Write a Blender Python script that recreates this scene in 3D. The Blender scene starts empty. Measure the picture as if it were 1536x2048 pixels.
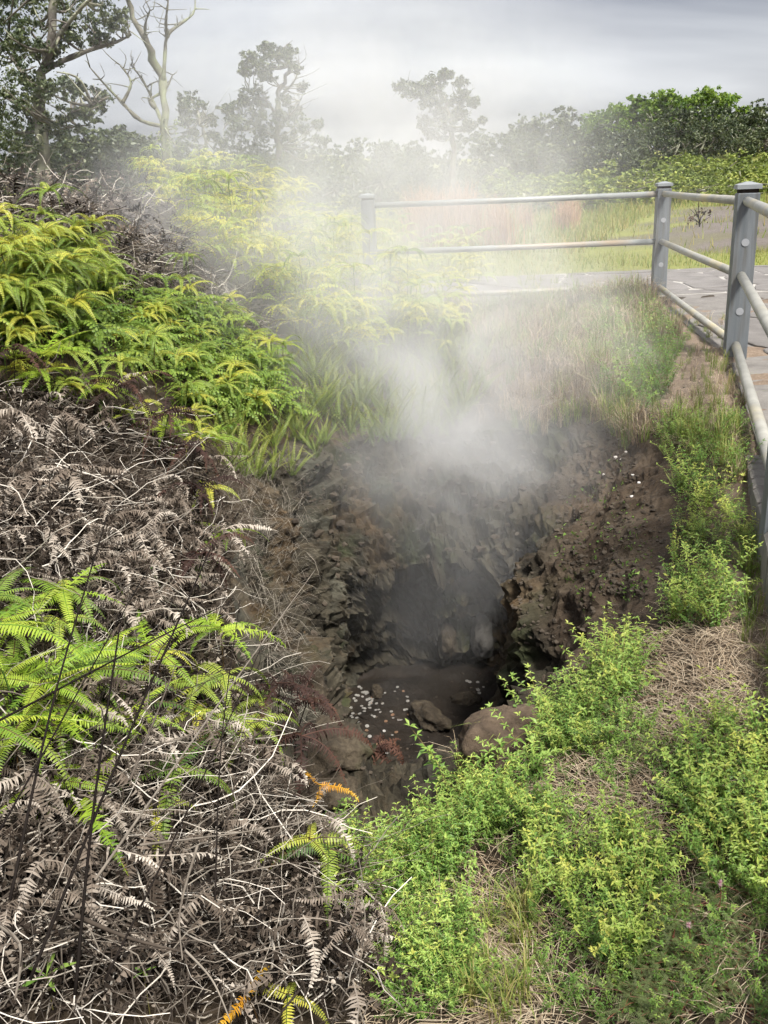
import bpy, math, random
import numpy as np
from mathutils import Matrix, Vector, Quaternion
from mathutils.bvhtree import BVHTree

random.seed(7); RNG = np.random.default_rng(7)
S = bpy.context.scene; C = S.collection

# ------------------------------------------------------------------ camera
F = 1900.0; PITCH = math.radians(18.9); ROLL = math.radians(2.3)
EYE = np.array([0, 0, 1.26])
FW = np.array([0, math.cos(PITCH), -math.sin(PITCH)]); R0 = np.array([1., 0, 0]); U0 = np.cross(R0, FW)
RT = R0 * math.cos(ROLL) - U0 * math.sin(ROLL); UP = U0 * math.cos(ROLL) + R0 * math.sin(ROLL)
cam = bpy.data.cameras.new('camera'); camo = bpy.data.objects.new('camera', cam); C.objects.link(camo)
cam.sensor_fit = 'VERTICAL'; cam.sensor_height = 24; cam.lens = 24 * F / 2048
cam.clip_start = 0.05; cam.clip_end = 2000
camo.matrix_world = Matrix(((RT[0], UP[0], -FW[0], EYE[0]), (RT[1], UP[1], -FW[1], EYE[1]), (RT[2], UP[2], -FW[2], EYE[2]), (0, 0, 0, 1)))
S.camera = camo

# ------------------------------------------------------------------ world, sun, exposure
SUN_EL, SUN_AZ = math.radians(58), math.radians(150)
W = bpy.data.worlds.new('World'); S.world = W; W.use_nodes = True
nt = W.node_tree; N = nt.nodes; L = nt.links; N.clear()
def nd(nodes, t, **k):
    n = nodes.new(t)
    for a, b in k.items(): setattr(n, a, b)
    return n
out = nd(N, 'ShaderNodeOutputWorld'); bg = nd(N, 'ShaderNodeBackground')
sky = nd(N, 'ShaderNodeTexSky', sky_type='NISHITA', sun_disc=False, sun_elevation=SUN_EL, sun_rotation=SUN_AZ)
sky.air_density = 1.0; sky.dust_density = 3.0
tc = nd(N, 'ShaderNodeTexCoord'); sep = nd(N, 'ShaderNodeSeparateXYZ'); L.new(tc.outputs['Generated'], sep.inputs[0])
def m_(op, a, b=None, c=None, nodes=N, links=L):
    n = nodes.new('ShaderNodeMath'); n.operation = op
    for i, v in enumerate((a, b, c)):
        if v is None: continue
        if isinstance(v, (int, float)): n.inputs[i].default_value = v
        else: links.new(v, n.inputs[i])
    return n.outputs[0]
zc = m_('ADD', m_('MAXIMUM', sep.outputs[2], 0.0), 0.16)
cmb = nd(N, 'ShaderNodeCombineXYZ')
L.new(m_('DIVIDE', sep.outputs[0], zc), cmb.inputs[0]); L.new(m_('DIVIDE', sep.outputs[1], zc), cmb.inputs[1])
n1 = nd(N, 'ShaderNodeTexNoise'); n1.inputs['Scale'].default_value = 0.8; n1.inputs['Detail'].default_value = 5; n1.inputs['Roughness'].default_value = .5
n1.inputs['Distortion'].default_value = .3
mp = nd(N, 'ShaderNodeMapping'); mp.inputs['Location'].default_value = (9.7, 6.3, 0); mp.inputs['Scale'].default_value = (.55, 1.0, 1)
L.new(cmb.outputs[0], mp.inputs[0]); L.new(mp.outputs[0], n1.inputs['Vector'])
rmp = nd(N, 'ShaderNodeValToRGB'); L.new(n1.outputs[0], rmp.inputs[0])
rmp.color_ramp.elements[0].position = .34; rmp.color_ramp.elements[0].color = (.62, .635, .72, 1)
rmp.color_ramp.elements[1].position = .66; rmp.color_ramp.elements[1].color = (1.50, 1.52, 1.57, 1)
# an overcast sky is brighter overhead than at the horizon
grad = m_('MULTIPLY_ADD', m_('MAXIMUM', sep.outputs[2], 0.0), 0.9, 0.92)
vm = nd(N, 'ShaderNodeVectorMath', operation='SCALE'); L.new(rmp.outputs[0], vm.inputs[0]); L.new(grad, vm.inputs['Scale'])
mix = nd(N, 'ShaderNodeMixRGB'); mix.inputs[0].default_value = .95
L.new(sky.outputs[0], mix.inputs[1]); L.new(vm.outputs[0], mix.inputs[2])
L.new(mix.outputs[0], bg.inputs[0]); bg.inputs[1].default_value = 0.1
L.new(bg.outputs[0], out.inputs[0])
sl = bpy.data.lights.new('sun', 'SUN'); sl.energy = 1.5; sl.angle = math.radians(14); sl.color = (1, .96, .88)
so = bpy.data.objects.new('sun', sl); C.objects.link(so)
sd = Vector((math.sin(SUN_AZ) * math.cos(SUN_EL), math.cos(SUN_AZ) * math.cos(SUN_EL), math.sin(SUN_EL)))
so.rotation_euler = sd.to_track_quat('Z', 'Y').to_euler()
vs = S.view_settings; vs.view_transform = 'Standard'; vs.look = 'None'; vs.exposure = 2.4; vs.gamma = 1; vs.use_curve_mapping = False
cy = S.cycles; cy.max_bounces = 8; cy.diffuse_bounces = 3; cy.glossy_bounces = 2; cy.transmission_bounces = 4
cy.transparent_max_bounces = 8; cy.volume_bounces = 2; cy.use_denoising = True
cy.volume_step_rate = 0.24; cy.volume_max_steps = 128; cy.use_adaptive_sampling = True; cy.adaptive_threshold = 0.04

# ------------------------------------------------------------------ pixel helpers (for measuring the photograph)
def ray(x, y): return FW + RT * ((x - 768) / F) - UP * ((y - 1024) / F)
def aty(x, y, Y):
    d = ray(x, y); return EYE + d * (Y / d[1])

# ------------------------------------------------------------------ numpy noise
def _h(i, j, k, s):
    n = (i * 374761393 + j * 668265263 + k * 1274126177 + s * 982451653) & 0xffffffff
    n = ((n ^ (n >> 13)) * 1274126177) & 0xffffffff
    return ((n ^ (n >> 16)) & 0xffff) / 65535.0
def vnoise(p, s=0):
    p = np.asarray(p, float); i = np.floor(p).astype(np.int64); f = p - i; f = f * f * (3 - 2 * f)
    r = 0
    for a in (0, 1):
        wa = f[:, 0] if a else 1 - f[:, 0]
        for b in (0, 1):
            wb = f[:, 1] if b else 1 - f[:, 1]
            for c in (0, 1):
                wc = f[:, 2] if c else 1 - f[:, 2]
                r = r + wa * wb * wc * _h(i[:, 0] + a, i[:, 1] + b, i[:, 2] + c, s)
    return r * 2 - 1
def fbm(p, o=4, s=0, rough=.5):
    p = np.asarray(p, float); r = 0; a = 1
    for k in range(o):
        r = r + a * vnoise(p * 2 ** k + 17.3 * k, s + k); a *= rough
    return r
def sstep(a, b, x):
    t = np.clip((x - a) / (b - a), 0, 1); return t * t * (3 - 2 * t)

# ------------------------------------------------------------------ mesh builder: everything in triangles with a 'tint' attribute
class MB:
    def __init__(s): s.V = []; s.T = []; s.C = []; s.n = 0
    def add(s, V, T, c=.5):
        V = np.asarray(V, float); T = np.asarray(T, np.int64)
        s.V.append(V); s.T.append(T + s.n); s.n += len(V)
        s.C.append(np.full(len(V), float(c)) if np.isscalar(c) else np.asarray(c, float))
    def arrays(s): return np.concatenate(s.V), np.concatenate(s.T), np.concatenate(s.C)
    def mesh(s, name, mat, smooth=False):
        V, T, c = s.arrays(); return mk_mesh(name, V, T, c, mat, smooth)
def mk_mesh(name, V, T, c, mat, smooth=False):
    me = bpy.data.meshes.new(name)
    me.vertices.add(len(V)); me.vertices.foreach_set('co', np.ascontiguousarray(V, np.float32).ravel())
    me.loops.add(len(T) * 3); me.loops.foreach_set('vertex_index', np.ascontiguousarray(T, np.int32).ravel())
    me.polygons.add(len(T)); me.polygons.foreach_set('loop_start', np.arange(0, len(T) * 3, 3, dtype=np.int32))
    me.update(calc_edges=True)
    me.polygons.foreach_set('use_smooth', np.full(len(T), bool(smooth)))
    a = me.attributes.new('tint', 'FLOAT', 'POINT'); a.data.foreach_set('value', np.ascontiguousarray(c, np.float32))
    me.materials.append(mat); me.validate(); return me
def link(name, me, parent=None, M=None):
    o = bpy.data.objects.new(name, me); C.objects.link(o)
    if parent is not None: o.parent = parent
    if M is not None: o.matrix_local = M
    return o
def tag(o, label=None, cat=None, group=None, kind=None):
    if label: o['label'] = label
    if cat: o['category'] = cat
    if group: o['group'] = group
    if kind: o['kind'] = kind
    return o
def thing(name, label, cat, loc=(0, 0, 0), rz=0, group=None, sc=1, rot=None):
    o = bpy.data.objects.new(name, None); C.objects.link(o); o.empty_display_size = .05
    o.location = loc; o.rotation_euler = rot if rot is not None else (0, 0, rz); o.scale = (sc, sc, sc)
    return tag(o, label, cat, group)
def rotm(rx=0, ry=0, rz=0):
    cx, sx, c2, s2, cz, sz = math.cos(rx), math.sin(rx), math.cos(ry), math.sin(ry), math.cos(rz), math.sin(rz)
    return np.array([[cz, -sz, 0], [sz, cz, 0], [0, 0, 1]]) @ np.array([[c2, 0, s2], [0, 1, 0], [-s2, 0, c2]]) @ np.array([[1, 0, 0], [0, cx, -sx], [0, sx, cx]])
def tube(P, rad, n=5, cap=True):
    P = np.asarray(P, float); m = len(P); rad = np.broadcast_to(np.asarray(rad, float), (m,))
    d = np.gradient(P, axis=0); d /= np.linalg.norm(d, axis=1)[:, None] + 1e-9
    ref = np.array([0, 0, 1.]) if abs(d[:, 2]).mean() < .8 else np.array([1., 0, 0])
    a = np.cross(d, ref); a /= np.linalg.norm(a, axis=1)[:, None] + 1e-9; b = np.cross(d, a)
    th = np.arange(n) * 2 * math.pi / n
    V = (P[:, None, :] + rad[:, None, None] * (np.cos(th)[None, :, None] * a[:, None, :] + np.sin(th)[None, :, None] * b[:, None, :])).reshape(-1, 3)
    i = np.arange(m - 1)[:, None] * n; j = np.arange(n)[None, :]; k = (j + 1) % n
    q = np.stack([i + j, i + k, i + n + k, i + n + j], -1).reshape(-1, 4)
    T = np.concatenate([q[:, [0, 1, 2]], q[:, [0, 2, 3]]])
    if cap:
        e = [[(m - 1) * n, (m - 1) * n + t, (m - 1) * n + t + 1] for t in range(1, n - 1)] + [[0, t + 1, t] for t in range(1, n - 1)]
        T = np.concatenate([T, np.array(e)])
    return V, T
def bez(pts, n=12):
    pts = np.asarray(pts, float); m = len(pts)
    if m == 2: return pts[0] + (pts[1] - pts[0]) * np.linspace(0, 1, n)[:, None]
    t = np.linspace(0, m - 1 - 1e-6, n); i = t.astype(int); f = (t - i)[:, None]
    g = lambda k: pts[np.clip(k, 0, m - 1)]
    p0, p1, p2, p3 = g(i - 1), g(i), g(i + 1), g(i + 2)
    return .5 * (2 * p1 + (p2 - p0) * f + (2 * p0 - 5 * p1 + 4 * p2 - p3) * f ** 2 + (3 * p1 - p0 - 3 * p2 + p3) * f ** 3)

# ------------------------------------------------------------------ materials
def new_mat(name):
    m = bpy.data.materials.new(name); m.use_nodes = True; nt = m.node_tree; nt.nodes.clear()
    return m, nt.nodes, nt.links
def ramp(Nn, stops):
    r = Nn.new('ShaderNodeValToRGB'); e = r.color_ramp.elements
    while len(e) < len(stops): e.new(.5)
    for q, (p, c) in zip(e, stops): q.position = p; q.color = (*c, 1)
    return r
def leaf_mat(name, stops, trans=.35, rough=.45, rnd=.25, spec=.35, noise=.15, nscale=30):
    m, Nn, Ll = new_mat(name)
    at = nd(Nn, 'ShaderNodeAttribute', attribute_name='tint'); oi = nd(Nn, 'ShaderNodeObjectInfo')
    tcx = nd(Nn, 'ShaderNodeTexCoord'); nz = nd(Nn, 'ShaderNodeTexNoise'); nz.inputs['Scale'].default_value = nscale
    Ll.new(tcx.outputs['Object'], nz.inputs['Vector'])
    M = lambda *a: m_(*a, nodes=Nn, links=Ll)
    v = M('MULTIPLY_ADD', M('SUBTRACT', oi.outputs['Random'], .5), rnd, at.outputs['Fac'])
    v = M('MULTIPLY_ADD', M('SUBTRACT', nz.outputs[0], .5), noise, v)
    r = ramp(Nn, stops); Ll.new(v, r.inputs[0])
    p = nd(Nn, 'ShaderNodeBsdfPrincipled'); p.inputs['Roughness'].default_value = rough; p.inputs['Specular IOR Level'].default_value = spec
    Ll.new(r.outputs[0], p.inputs['Base Color'])
    o = nd(Nn, 'ShaderNodeOutputMaterial')
    if trans > 0:
        t = nd(Nn, 'ShaderNodeBsdfTranslucent'); Ll.new(r.outputs[0], t.inputs[0])
        mx = nd(Nn, 'ShaderNodeMixShader'); mx.inputs[0].default_value = trans
        Ll.new(p.outputs[0], mx.inputs[1]); Ll.new(t.outputs[0], mx.inputs[2]); Ll.new(mx.outputs[0], o.inputs[0])
    else: Ll.new(p.outputs[0], o.inputs[0])
    return m
def rock_mat(name, stops, scale=3, bump=.5, rough=.9, fine=40, moss=None, mossamt=.55, coords='Object', patch=None):
    m, Nn, Ll = new_mat(name)
    g = nd(Nn, 'ShaderNodeTexCoord')
    n1 = nd(Nn, 'ShaderNodeTexNoise'); n1.inputs['Scale'].default_value = scale; n1.inputs['Detail'].default_value = 8; n1.inputs['Roughness'].default_value = .62
    n2 = nd(Nn, 'ShaderNodeTexNoise'); n2.inputs['Scale'].default_value = fine; n2.inputs['Detail'].default_value = 6; n2.inputs['Roughness'].default_value = .7
    for q in (n1, n2): Ll.new(g.outputs[coords], q.inputs['Vector'])
    M = lambda *a: m_(*a, nodes=Nn, links=Ll)
    v = M('ADD', M('MULTIPLY', n1.outputs[0], .7), M('MULTIPLY', n2.outputs[0], .3))
    r = ramp(Nn, stops); Ll.new(v, r.inputs[0]); col = r.outputs[0]
    if patch:
        for q, (pc, loc) in enumerate(zip(patch, ((1.3, 7.7, 2.1), (9.1, .4, 4.4)))):
            n4 = nd(Nn, 'ShaderNodeTexNoise'); n4.inputs['Scale'].default_value = 1.7 + q; n4.inputs['Detail'].default_value = 9; n4.inputs['Roughness'].default_value = .65
            mp4 = nd(Nn, 'ShaderNodeMapping'); mp4.inputs['Location'].default_value = loc; Ll.new(g.outputs[coords], mp4.inputs[0]); Ll.new(mp4.outputs[0], n4.inputs['Vector'])
            r4 = ramp(Nn, [(.52, (0, 0, 0)), (.68, (.5, .5, .5))]); Ll.new(n4.outputs[0], r4.inputs[0])
            mv = nd(Nn, 'ShaderNodeMixRGB', blend_type='MULTIPLY'); mv.inputs[0].default_value = 1; mv.inputs[1].default_value = (*[c * 2.1 for c in pc], 1); Ll.new(v, mv.inputs[2])
            m4 = nd(Nn, 'ShaderNodeMixRGB'); Ll.new(r4.outputs[0], m4.inputs[0]); Ll.new(col, m4.inputs[1]); Ll.new(mv.outputs[0], m4.inputs[2]); col = m4.outputs[0]
    if moss:
        n3 = nd(Nn, 'ShaderNodeTexNoise'); n3.inputs['Scale'].default_value = 2.2; n3.inputs['Detail'].default_value = 7
        mpp = nd(Nn, 'ShaderNodeMapping'); mpp.inputs['Location'].default_value = (5.2, 1.7, 3.3); Ll.new(g.outputs[coords], mpp.inputs[0]); Ll.new(mpp.outputs[0], n3.inputs['Vector'])
        rr = ramp(Nn, [(mossamt, (0, 0, 0)), (mossamt + .12, (1, 1, 1))]); Ll.new(n3.outputs[0], rr.inputs[0])
        mx = nd(Nn, 'ShaderNodeMixRGB'); Ll.new(rr.outputs[0], mx.inputs[0]); Ll.new(col, mx.inputs[1]); mx.inputs[2].default_value = (*moss, 1); col = mx.outputs[0]
    if patch:
        a5 = nd(Nn, 'ShaderNodeAttribute', attribute_name='tint'); r5 = ramp(Nn, [(.3, (.016, .011, .008)), (.5, (.055, .038, .025)), (.7, (.13, .098, .07))]); Ll.new(v, r5.inputs[0])
        m5 = nd(Nn, 'ShaderNodeMixRGB'); Ll.new(m_('MULTIPLY', a5.outputs['Fac'], .85, nodes=Nn, links=Ll), m5.inputs[0]); Ll.new(col, m5.inputs[1]); Ll.new(r5.outputs[0], m5.inputs[2]); col = m5.outputs[0]
    p = nd(Nn, 'ShaderNodeBsdfPrincipled'); p.inputs['Roughness'].default_value = rough; p.inputs['Specular IOR Level'].default_value = .25
    Ll.new(col, p.inputs['Base Color'])
    b = nd(Nn, 'ShaderNodeBump'); b.inputs['Strength'].default_value = bump; b.inputs['Distance'].default_value = .03
    Ll.new(v, b.inputs['Height']); Ll.new(b.outputs[0], p.inputs['Normal'])
    o = nd(Nn, 'ShaderNodeOutputMaterial'); Ll.new(p.outputs[0], o.inputs[0]); return m

M_FERN = leaf_mat('fern_green', [(0, (.10, .06, .025)), (.08, (.10, .07, .03)), (.16, (.06, .125, .025)), (.45, (.20, .30, .05)), (.72, (.38, .45, .075)), (1, (.56, .53, .08))], .4, rnd=.4)
M_LIME = leaf_mat('fern_lime', [(0, (.12, .07, .03)), (.1, (.14, .10, .03)), (.2, (.10, .20, .025)), (.5, (.27, .41, .04)), (1, (.48, .56, .07))], .4, rnd=.45)
M_SWORD = leaf_mat('sword_fern', [(0, (.12, .07, .03)), (.15, (.08, .14, .03)), (.5, (.18, .27, .06)), (.8, (.33, .37, .08)), (1, (.45, .32, .07))], .35)
M_ORANGE = leaf_mat('fern_orange', [(0, (.25, .10, .03)), (.4, (.55, .26, .02)), (1, (.62, .42, .03))], .35)
M_DEAD = leaf_mat('dead_fern', [(0, (.012, .009, .007)), (.3, (.042, .031, .023)), (.6, (.18, .145, .115)), (1, (.56, .50, .43))], .1, .8, .5, .15, .3)
M_RUST = leaf_mat('rusty_fern', [(0, (.012, .009, .008)), (.5, (.04, .021, .017)), (1, (.12, .055, .035))], .15, .7, .3, .2)
M_TWIG = leaf_mat('twig', [(0, (.012, .009, .007)), (.35, (.07, .055, .043)), (.7, (.30, .265, .22)), (1, (.66, .61, .54))], 0, .8, .3, .2, .3)
M_BLACK = leaf_mat('dark_stem', [(0, (.008, .006, .005)), (1, (.04, .03, .024))], 0, .8, .1, .1)
M_STRAW = leaf_mat('straw', [(0, (.10, .065, .045)), (.5, (.30, .225, .15)), (1, (.55, .46, .34))], .15, .75, .3, .2)
M_HERB = leaf_mat('herb_leaf', [(0, (.05, .10, .02)), (.35, (.15, .28, .05)), (.7, (.32, .45, .10)), (1, (.50, .52, .11))], .35, .45, .35)
M_HSTEM = leaf_mat('herb_stem', [(0, (.09, .05, .03)), (1, (.22, .20, .06))], 0, .6)
M_BUD = leaf_mat('herb_bud', [(0, (.32, .34, .09)), (1, (.5, .48, .16))], .1, .7)
M_GRASS = leaf_mat('grass_blade', [(0, (.09, .16, .03)), (.5, (.20, .26, .05)), (1, (.40, .33, .13))], .3, .5, .4)
M_RED = leaf_mat('reddish_grass', [(0, (.26, .17, .08)), (.5, (.46, .26, .15)), (1, (.55, .38, .24))], .3, .7, .3)
M_OHIA = leaf_mat('ohia_leaf', [(0, (.03, .05, .02)), (.5, (.075, .10, .04)), (1, (.17, .19, .085))], .2, .45, .2, .5)
M_BRIGHT = leaf_mat('bright_leaf', [(0, (.06, .12, .02)), (.5, (.15, .24, .03)), (1, (.27, .36, .05))], .3, .5, .2)
M_SHRUB = leaf_mat('shrub_leaf', [(0, (.08, .11, .025)), (.5, (.21, .27, .055)), (1, (.36, .38, .09))], .25, .5, .5)
M_BARK = rock_mat('bark', [(.3, (.07, .06, .05)), (.7, (.20, .18, .155))], 6, .6, .9, 30, (.30, .31, .22), .5)
M_LICHEN = rock_mat('lichen_bark', [(.3, (.07, .065, .05)), (.7, (.20, .19, .15))], 8, .6, .9, 30, (.22, .24, .15), .48)
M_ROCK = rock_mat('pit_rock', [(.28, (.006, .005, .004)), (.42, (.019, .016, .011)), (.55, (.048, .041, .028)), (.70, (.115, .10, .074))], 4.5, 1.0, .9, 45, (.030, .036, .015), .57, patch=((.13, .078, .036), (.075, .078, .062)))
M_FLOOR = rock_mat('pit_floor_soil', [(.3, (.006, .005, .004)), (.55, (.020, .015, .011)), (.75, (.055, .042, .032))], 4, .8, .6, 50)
M_BOULD = rock_mat('brown_rock', [(.3, (.014, .011, .008)), (.5, (.048, .037, .025)), (.72, (.125, .10, .068))], 9, 1.0, .85, 70, (.05, .055, .02), .6)
M_BOULD2 = rock_mat('lip_rock', [(.3, (.03, .022, .016)), (.52, (.10, .072, .05)), (.75, (.22, .165, .12))], 9, 1.2, .85, 60)
M_PALE = rock_mat('pale_rock', [(.3, (.06, .055, .05)), (.7, (.19, .18, .165))], 7, .6, .85, 60)
M_MORTAR = rock_mat('mortar', [(.3, (.24, .225, .21)), (.7, (.44, .42, .39))], 6, .3, .9, 80)
M_MORTAR2 = rock_mat('dirty_mortar', [(.3, (.10, .092, .086)), (.7, (.23, .215, .20))], 5, .4, .9, 70)
M_FLAG = rock_mat('flagstone', [(.3, (.115, .107, .102)), (.6, (.195, .182, .175)), (.8, (.29, .27, .26))], 2.5, .5, .9, 60, coords='Generated')
M_FLAG2 = rock_mat('worn_flagstone', [(.3, (.10, .093, .088)), (.55, (.17, .158, .15)), (.8, (.27, .25, .235))], 2.2, .7, .9, 50, coords='Generated')
M_CONC = rock_mat('kerb_concrete', [(.3, (.13, .12, .11)), (.7, (.27, .25, .22))], 6, .5, .9, 70)
M_PEB = rock_mat('pebble', [(.3, (.025, .019, .014)), (.7, (.10, .08, .06))], 4, .3, .9, 60)

def metal_mat(name, a, b, metallic, rough, stain=None, streak=(1, 1, 1)):
    m, Nn, Ll = new_mat(name); g = nd(Nn, 'ShaderNodeTexCoord')
    n1 = nd(Nn, 'ShaderNodeTexNoise'); n1.inputs['Scale'].default_value = 5; n1.inputs['Detail'].default_value = 8; n1.inputs['Roughness'].default_value = .65
    mpz = nd(Nn, 'ShaderNodeMapping'); mpz.inputs['Scale'].default_value = streak; Ll.new(g.outputs['Object'], mpz.inputs[0]); Ll.new(mpz.outputs[0], n1.inputs['Vector'])
    r = ramp(Nn, [(.32, a), (.68, b)]); Ll.new(n1.outputs[0], r.inputs[0]); col = r.outputs[0]
    if stain:
        n2 = nd(Nn, 'ShaderNodeTexNoise'); n2.inputs['Scale'].default_value = 1.6; n2.inputs['Detail'].default_value = 6
        Ll.new(mpz.outputs[0], n2.inputs['Vector']); n2.inputs['Scale'].default_value = 1.6 if streak[2] == 1 else 9
        rr = ramp(Nn, [(.50, (0, 0, 0)), (.68, (1, 1, 1) if streak[2] == 1 else (.7, .7, .7))]); Ll.new(n2.outputs[0], rr.inputs[0])
        mx = nd(Nn, 'ShaderNodeMixRGB'); Ll.new(rr.outputs[0], mx.inputs[0]); Ll.new(col, mx.inputs[1]); mx.inputs[2].default_value = (*stain, 1); col = mx.outputs[0]
    p = nd(Nn, 'ShaderNodeBsdfPrincipled'); p.inputs['Metallic'].default_value = metallic; p.inputs['Roughness'].default_value = rough
    Ll.new(col, p.inputs['Base Color'])
    b_ = nd(Nn, 'ShaderNodeBump'); b_.inputs['Strength'].default_value = .12; b_.inputs['Distance'].default_value = .01
    Ll.new(n1.outputs[0], b_.inputs['Height']); Ll.new(b_.outputs[0], p.inputs['Normal'])
    o = nd(Nn, 'ShaderNodeOutputMaterial'); Ll.new(p.outputs[0], o.inputs[0]); return m
M_POST = metal_mat('grey_painted_post', (.085, .097, .108), (.16, .175, .19), 0, .6, (.085, .08, .07), (3, 3, .25))
M_CAP = metal_mat('post_cap', (.15, .165, .18), (.24, .255, .265), 0, .6)
M_PLUG = metal_mat('bolt_plug', (.24, .25, .27), (.32, .33, .35), 0, .7)
M_RAIL = metal_mat('galvanised_rail', (.23, .225, .20), (.36, .35, .315), .15, .5, (.40, .34, .20))
M_RAIL2 = metal_mat('dull_rail', (.22, .24, .24), (.30, .31, .30), .25, .55, (.30, .22, .14))
M_COIN = metal_mat('coin_silver', (.24, .23, .21), (.55, .53, .50), .5, .35)
M_COPPER = metal_mat('coin_copper', (.22, .13, .08), (.40, .25, .16), .5, .4)

# ------------------------------------------------------------------ terrain
CP = np.array([
 (1.9,5,.0),(2.15,6.3,.0),(2.72,8.8,-.005),(1.75,4.9,-.01),(2.5,6.8,.0),(3.05,10.8,-.02),(1.35,3.2,-.14),(1.8,4.4,-.03),(1.0,2.2,-.18),(.62,1.2,-.28),(2.5,2,-.1),(1.5,0,-.2),(4,0,-.2),(4,5,-.1),(6,8,-.1),
 (.5,1.5,-.36),(0,1.6,-.44),(.42,2.75,-.42),(.14,2.38,-.50),(-.22,2.28,-.56),(-.35,1.6,-.5),(-.8,2.1,-.12),(-1.5,1.8,.0),(-1,1,-.36),(0,0,-.45),(.3,.2,-.38),(-1.5,0,-.25),
 (-.62,3.0,-.14),(-1.1,3,.22),(-1.9,3.1,.42),(-1.35,3.7,.34),(-1.4,4.4,.68),(-.85,4.6,.04),(-.62,3.9,-.12),(-2.6,4.4,.85),(-1.9,6,1.0),(-.55,5.6,-.05),(-.75,7,.28),(-1.5,8,.85),(-.8,11,.95),(-2.5,12,1.15),(.1,7.6,-.02),(0,9.6,.18),(.2,10.9,-.02),(.3,13,.0),(-4,8,1.25),(-1.5,5,.55),
 (.45,6.4,-.25),(.95,7.4,-.14),(1.4,5.5,-.10),(1.9,9.5,-.05),(1.17,3.7,-.14),(1.35,7,-.07),
 (-6,14,1.2),(-2,17,.7),(3,14,0),(8,14,-.02),(3,19,0),(9,20,.05),(14,14,-.02),(-6,4,1.1)], float)
def rbf_w():
    d = np.linalg.norm(CP[:, None, :2] - CP[None, :, :2], axis=2); A = np.sqrt(d * d + .12) 
    return np.linalg.solve(A + np.eye(len(CP)) * 1e-4, CP[:, 2])
WG = rbf_w()
def Hout(x, y):
    x = np.atleast_1d(np.asarray(x, float)); y = np.atleast_1d(np.asarray(y, float))
    d2 = (x[:, None] - CP[None, :, 0]) ** 2 + (y[:, None] - CP[None, :, 1]) ** 2
    near = np.sqrt(d2 + .12) @ WG
    far = .05 + 3.0 * sstep(46, 85, y + .15 * np.abs(x)) + .9 * np.exp(-((x + 6) / 6) ** 2) * (y > 0) + 1.2 * sstep(60, 200, np.hypot(x, y))
    w = sstep(13, 21, np.hypot(x, y - 2))
    z = near * (1 - w) + far * w
    q = np.stack([x, y, 0 * x], 1)
    path = (y > 10.5) & (y < 14.0) & (x > .2)
    amp = np.where(path, .003, .03)
    return z + amp * fbm(q * 1.7, 3, 3) + np.where(path, 0, .012) * fbm(q * 9, 3, 5)

PC = np.array([.2, 4.4])
# angle (0 = away from camera, clockwise), then (radius, height) from rim to floor; rim height follows the ground
PROF = [
 (0,   (1.85,0),(1.32,-.52),(.84,-.86),(1.02,-1.12),(1.1,-1.68)),
 (22,  (1.95,0),(1.45,-.48),(.86,-.82),(1.05,-1.1),(1.12,-1.68)),
 (42,  (1.68,0),(1.40,-.42),(1.0,-.72),(1.2,-1.0),(1.25,-1.68)),
 (65,  (1.48,0),(1.15,-.38),(.76,-.68),(.92,-1.2),(1.05,-1.68)),
 (88,  (1.30,0),(.85,-.36),(.52,-.64),(.40,-1.1),(.44,-1.68)),
 (110, (1.22,0),(.78,-.36),(.52,-.66),(.42,-1.1),(.46,-1.68)),
 (130, (1.20,0),(.86,-.42),(.66,-.74),(.62,-1.05),(.65,-1.68)),
 (152, (1.50,0),(1.22,-.48),(.98,-.80),(.86,-1.1),(.8,-1.68)),
 (172, (1.80,0),(1.45,-.6),(1.2,-.9),(1.0,-1.15),(.85,-1.68)),
 (186, (2.12,0),(1.6,-.66),(1.3,-.95),(1.05,-1.18),(.85,-1.68)),
 (198, (1.95,0),(1.3,-.6),(1.1,-.9),(.95,-1.15),(.82,-1.68)),
 (212, (1.40,0),(.95,-.5),(.85,-.85),(.78,-1.1),(.72,-1.68)),
 (235, (.90,0),(.78,-.45),(.68,-.8),(.65,-1.1),(.62,-1.68)),
 (262, (.82,0),(.76,-.40),(.64,-.75),(.60,-1.2),(.60,-1.66)),
 (288, (.88,0),(.80,-.38),(.66,-.7),(.62,-1.2),(.62,-1.66)),
 (318, (1.18,0),(.98,-.45),(.80,-.75),(.74,-1.02),(.76,-1.68)),
 (338, (1.5,0),(1.10,-.50),(.80,-.86),(.86,-1.05),(1.0,-1.68))]
KA = np.array([p[0] for p in PROF], float); KP = np.array([p[1:] for p in PROF], float)
def prof(th):
    th = np.asarray(th) % 360
    ka = np.concatenate([KA[-2:] - 360, KA, KA[:2] + 360]); kp = np.concatenate([KP[-2:], KP, KP[:2]], axis=0)
    o = np.empty((len(th), 5, 2))
    for i in range(5):
        for j in range(2): o[:, i, j] = np.interp(th, ka, kp[:, i, j])
    return o
NT = 480; TH = np.arange(NT) * 360 / NT
def smooth_c(a, k=7):
    w = np.hanning(k + 2)[1:-1]; w /= w.sum(); r = 0
    for i in range(k): r = r + w[i] * np.roll(a, i - k // 2, axis=0)
    return r
PR = smooth_c(prof(TH), 13)
jit = fbm(np.stack([np.cos(np.radians(TH)) * 3, np.sin(np.radians(TH)) * 3, 0 * TH], 1), 4, 11)
PR[:, 0, 0] += .05 * jit
def rim_r(x, y):
    th = np.degrees(np.arctan2(np.asarray(x) - PC[0], np.asarray(y) - PC[1])) % 360
    return np.interp(th, np.append(TH, 360), np.append(PR[:, 0, 0], PR[0, 0, 0]))
def rim_d(x, y): return np.hypot(np.asarray(x) - PC[0], np.asarray(y) - PC[1]) - rim_r(x, y)
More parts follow.
